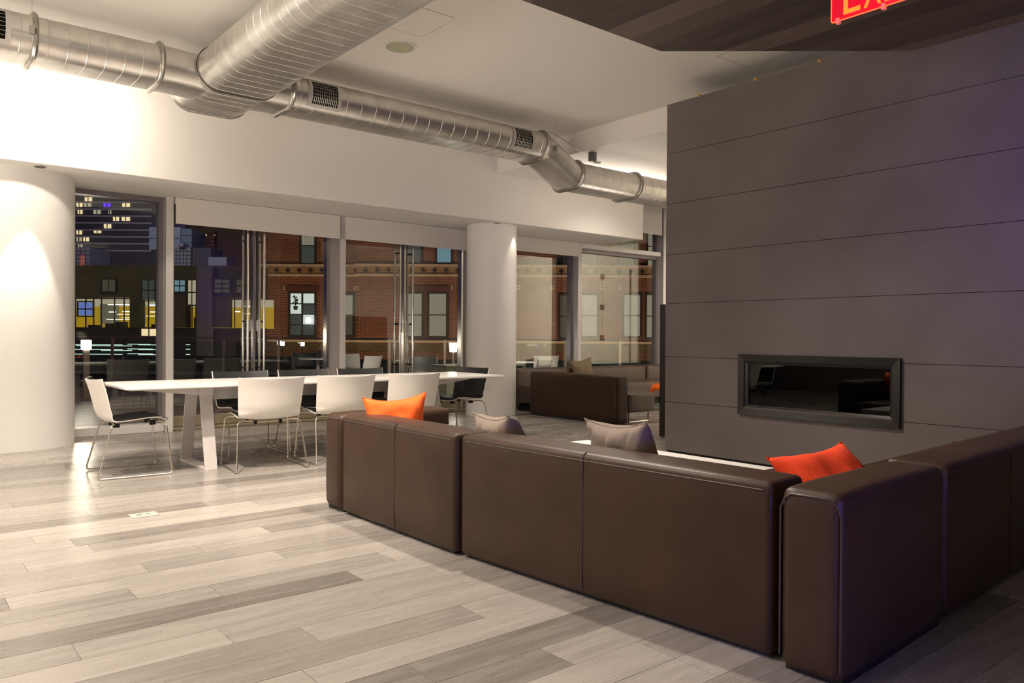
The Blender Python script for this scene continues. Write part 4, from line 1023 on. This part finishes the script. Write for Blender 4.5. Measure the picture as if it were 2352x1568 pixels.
# light lines and street level
ll = local_root('light_sculpture', 30, 'stacked rows of thin white light lines at street level, left view', 'lights')
for x0, x1, y in ((160, 280, 790.5), (293, 345, 789.5), (318, 357, 791), (175, 302, 793), (160, 280, 801.5), (293, 350, 800.5), (232, 302, 804), (318, 357, 802), (160, 280, 812.5), (293, 350, 811.5), (232, 302, 816), (318, 357, 813.5), (204, 230, 820.5), (427, 436, 790.5), (427, 436, 801), (427, 436, 813)):
    LB('light_line', x0, x1, y, y + 1.5, E_LINE, d=30, dep=(0, .05), par=ll)
for x in (165, 280, 302, 357, 431): LB('light_post', x, x + 1.5, 789, 1660, WINF, d=30, dep=(.05, .1), par=ll)
# rooftop plant and penthouse boxes
pl = local_root('rooftop_building', 60, 'pale panel-clad rooftop blocks behind the dark building', 'building')
GR = mat('pale_panel_cladding', (.40, .39, .46), .7); 
def gridwall(x0, x1, y0, y1, m, d, par, nx, nz, base):
    o = LB('cladding', x0, x1, y0, y1, m, d=d, dep=base, par=par)
    s0 = sz(x0, 700, d)[0]; s1 = sz(x1, 700, d)[0]; xm = (x0 + x1) / 2; zt = sz(xm, y0, d)[1]; zb = sz(xm, y1, d)[1]; bm = B()
    for i in range(1, nx): xx = s0 + (s1 - s0) * i / nx; box(bm, xx - .025, xx + .025, base[0] - .03, base[0] + .01, zb, zt)
    for i in range(1, nz): zz = zb + (zt - zb) * i / nz; box(bm, s0, s1, base[0] - .03, base[0] + .01, zz - .025, zz + .025)
    lobj('panel_joints', bm, mat('joint_dark', (.12, .11, .13), .8), o, smooth=False)
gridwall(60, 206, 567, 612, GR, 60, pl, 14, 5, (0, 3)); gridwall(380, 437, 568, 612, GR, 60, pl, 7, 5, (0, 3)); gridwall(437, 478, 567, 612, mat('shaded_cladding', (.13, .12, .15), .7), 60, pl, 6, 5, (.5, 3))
gridwall(328, 401, 517, 570, mat('blue_white_panel', (.50, .55, .66), .6), 60, pl, 3, 2, (1, 4)); gridwall(401, 425, 520, 568, mat('blue_grey_panel', (.26, .33, .42), .6), 60, pl, 1, 3, (1.2, 4))
LB('block_body', 60, 520, 612, 1228, OW, d=60, dep=(0, 3), par=pl)
LB('vent_box', 413, 427, 560, 568, GR, d=60, dep=(-.5, .5), par=pl)
LB('roof_slab', 478, 520, 590, 612, GR, d=60, dep=(0, 2), par=pl)
# distant apartment tower with lit windows
D4 = 260
tw = local_root('apartment_tower', D4, 'distant dark apartment tower with glowing windows and pale floor bands', 'building')
LB('tower_body', 60, 372, 300, 878, mat('tower_dark', (.09, .085, .11), .5), d=D4, dep=(0, 12), par=tw)
TB = mat('tower_band', (.5, .46, .5), .5)
fy = 447.
for k in range(9):
    LB('floor_band', 60, 348, fy + 15.8 * k, fy + 15.8 * k + 3.6, TB, d=D4, dep=(-.6, 0), par=tw)
WW = [(176, 189, 470), (193, 209, 470), (238, 254, 470, 'v'), (281, 298, 470), (179, 189, 486), (215, 231, 486), (249, 255, 486), (260, 273, 502), (280, 298, 502), (239, 255, 519), (176, 188, 533), (176, 188, 549), (192, 204, 549), (180, 189, 565), (195, 211, 457), (216, 232, 530)]
for q in WW:
    mm = E_VIOLET if len(q) > 3 else rt.choice((E_WARMW, E_CREAM, E_WARMW)); o = LB('lit_window', q[0], q[1], q[2] - 4, q[2] + 5, mm, d=D4, dep=(-.3, 0), par=tw)
    xm = (q[0] + q[1]) / 2; LB('window_bar', xm - .8, xm + .8, q[2] - 4, q[2] + 5, WINF, d=D4, dep=(-.5, -.3), par=tw)
t2 = local_root('brick_tower', 150, 'dim dark brown tower block with balconies in the distance', 'building')
LB('tower_body', 425, 470, 470, 956, mat('tower_navy', (.012, .010, .028), .6), d=150, dep=(0, 10), par=t2)
LB('tower_body', 470, 600, 480, 956, mat('tower_brown', (.05, .03, .025), .8), d=150, dep=(-2, 10), par=t2)
for k in range(9): LB('balcony', 497, 506, 540 + 8.3 * k, 543 + 8.3 * k, mat('balcony_rust', (.15, .06, .04), .7), d=150, dep=(-3, -2), par=t2)
for x, y in ((480, 541), (500, 540), (461, 553), (468, 549)): LB('lit_window', x, x + 3.5, y, y + 3.5, E_WARMW, d=150, dep=(-2.3, -2), par=t2)
# small street lanterns
for i, (px, py, d, lab) in enumerate(((536, 782, 40, 'small glowing street lantern seen left of the first door handles'), (649, 789, 40, 'small glowing street lantern by the railing post, brick building base'), (641, 787, 40, 'second small street lantern just left of its twin'), (695, 790, 40, 'square street lantern below the lit brick building window'), (267, 786, 40, 'small square street lantern above the white light lines'))):
    s, z = sz(px, py, d); t = local_root('street_lantern', d, lab, 'light', s=s)
    lobj('lantern_glass', bx(-.08, .08, -.08, .08, z - .10, z + .10), E_SMALL, t, smooth=False); bm = B(); cyl(bm, (0, 0), .03, -8, z - .1, 8); lobj('lantern_pole', bm, WINF, t)
gr = local_root('floor_street', 60, 'dark street far below the terrace', None, None, 'structure')
lobj('asphalt', bx(-90, 90, -34, 230, -14.4, -14), mat('asphalt', (.03, .028, .03), .8), gr, smooth=False)
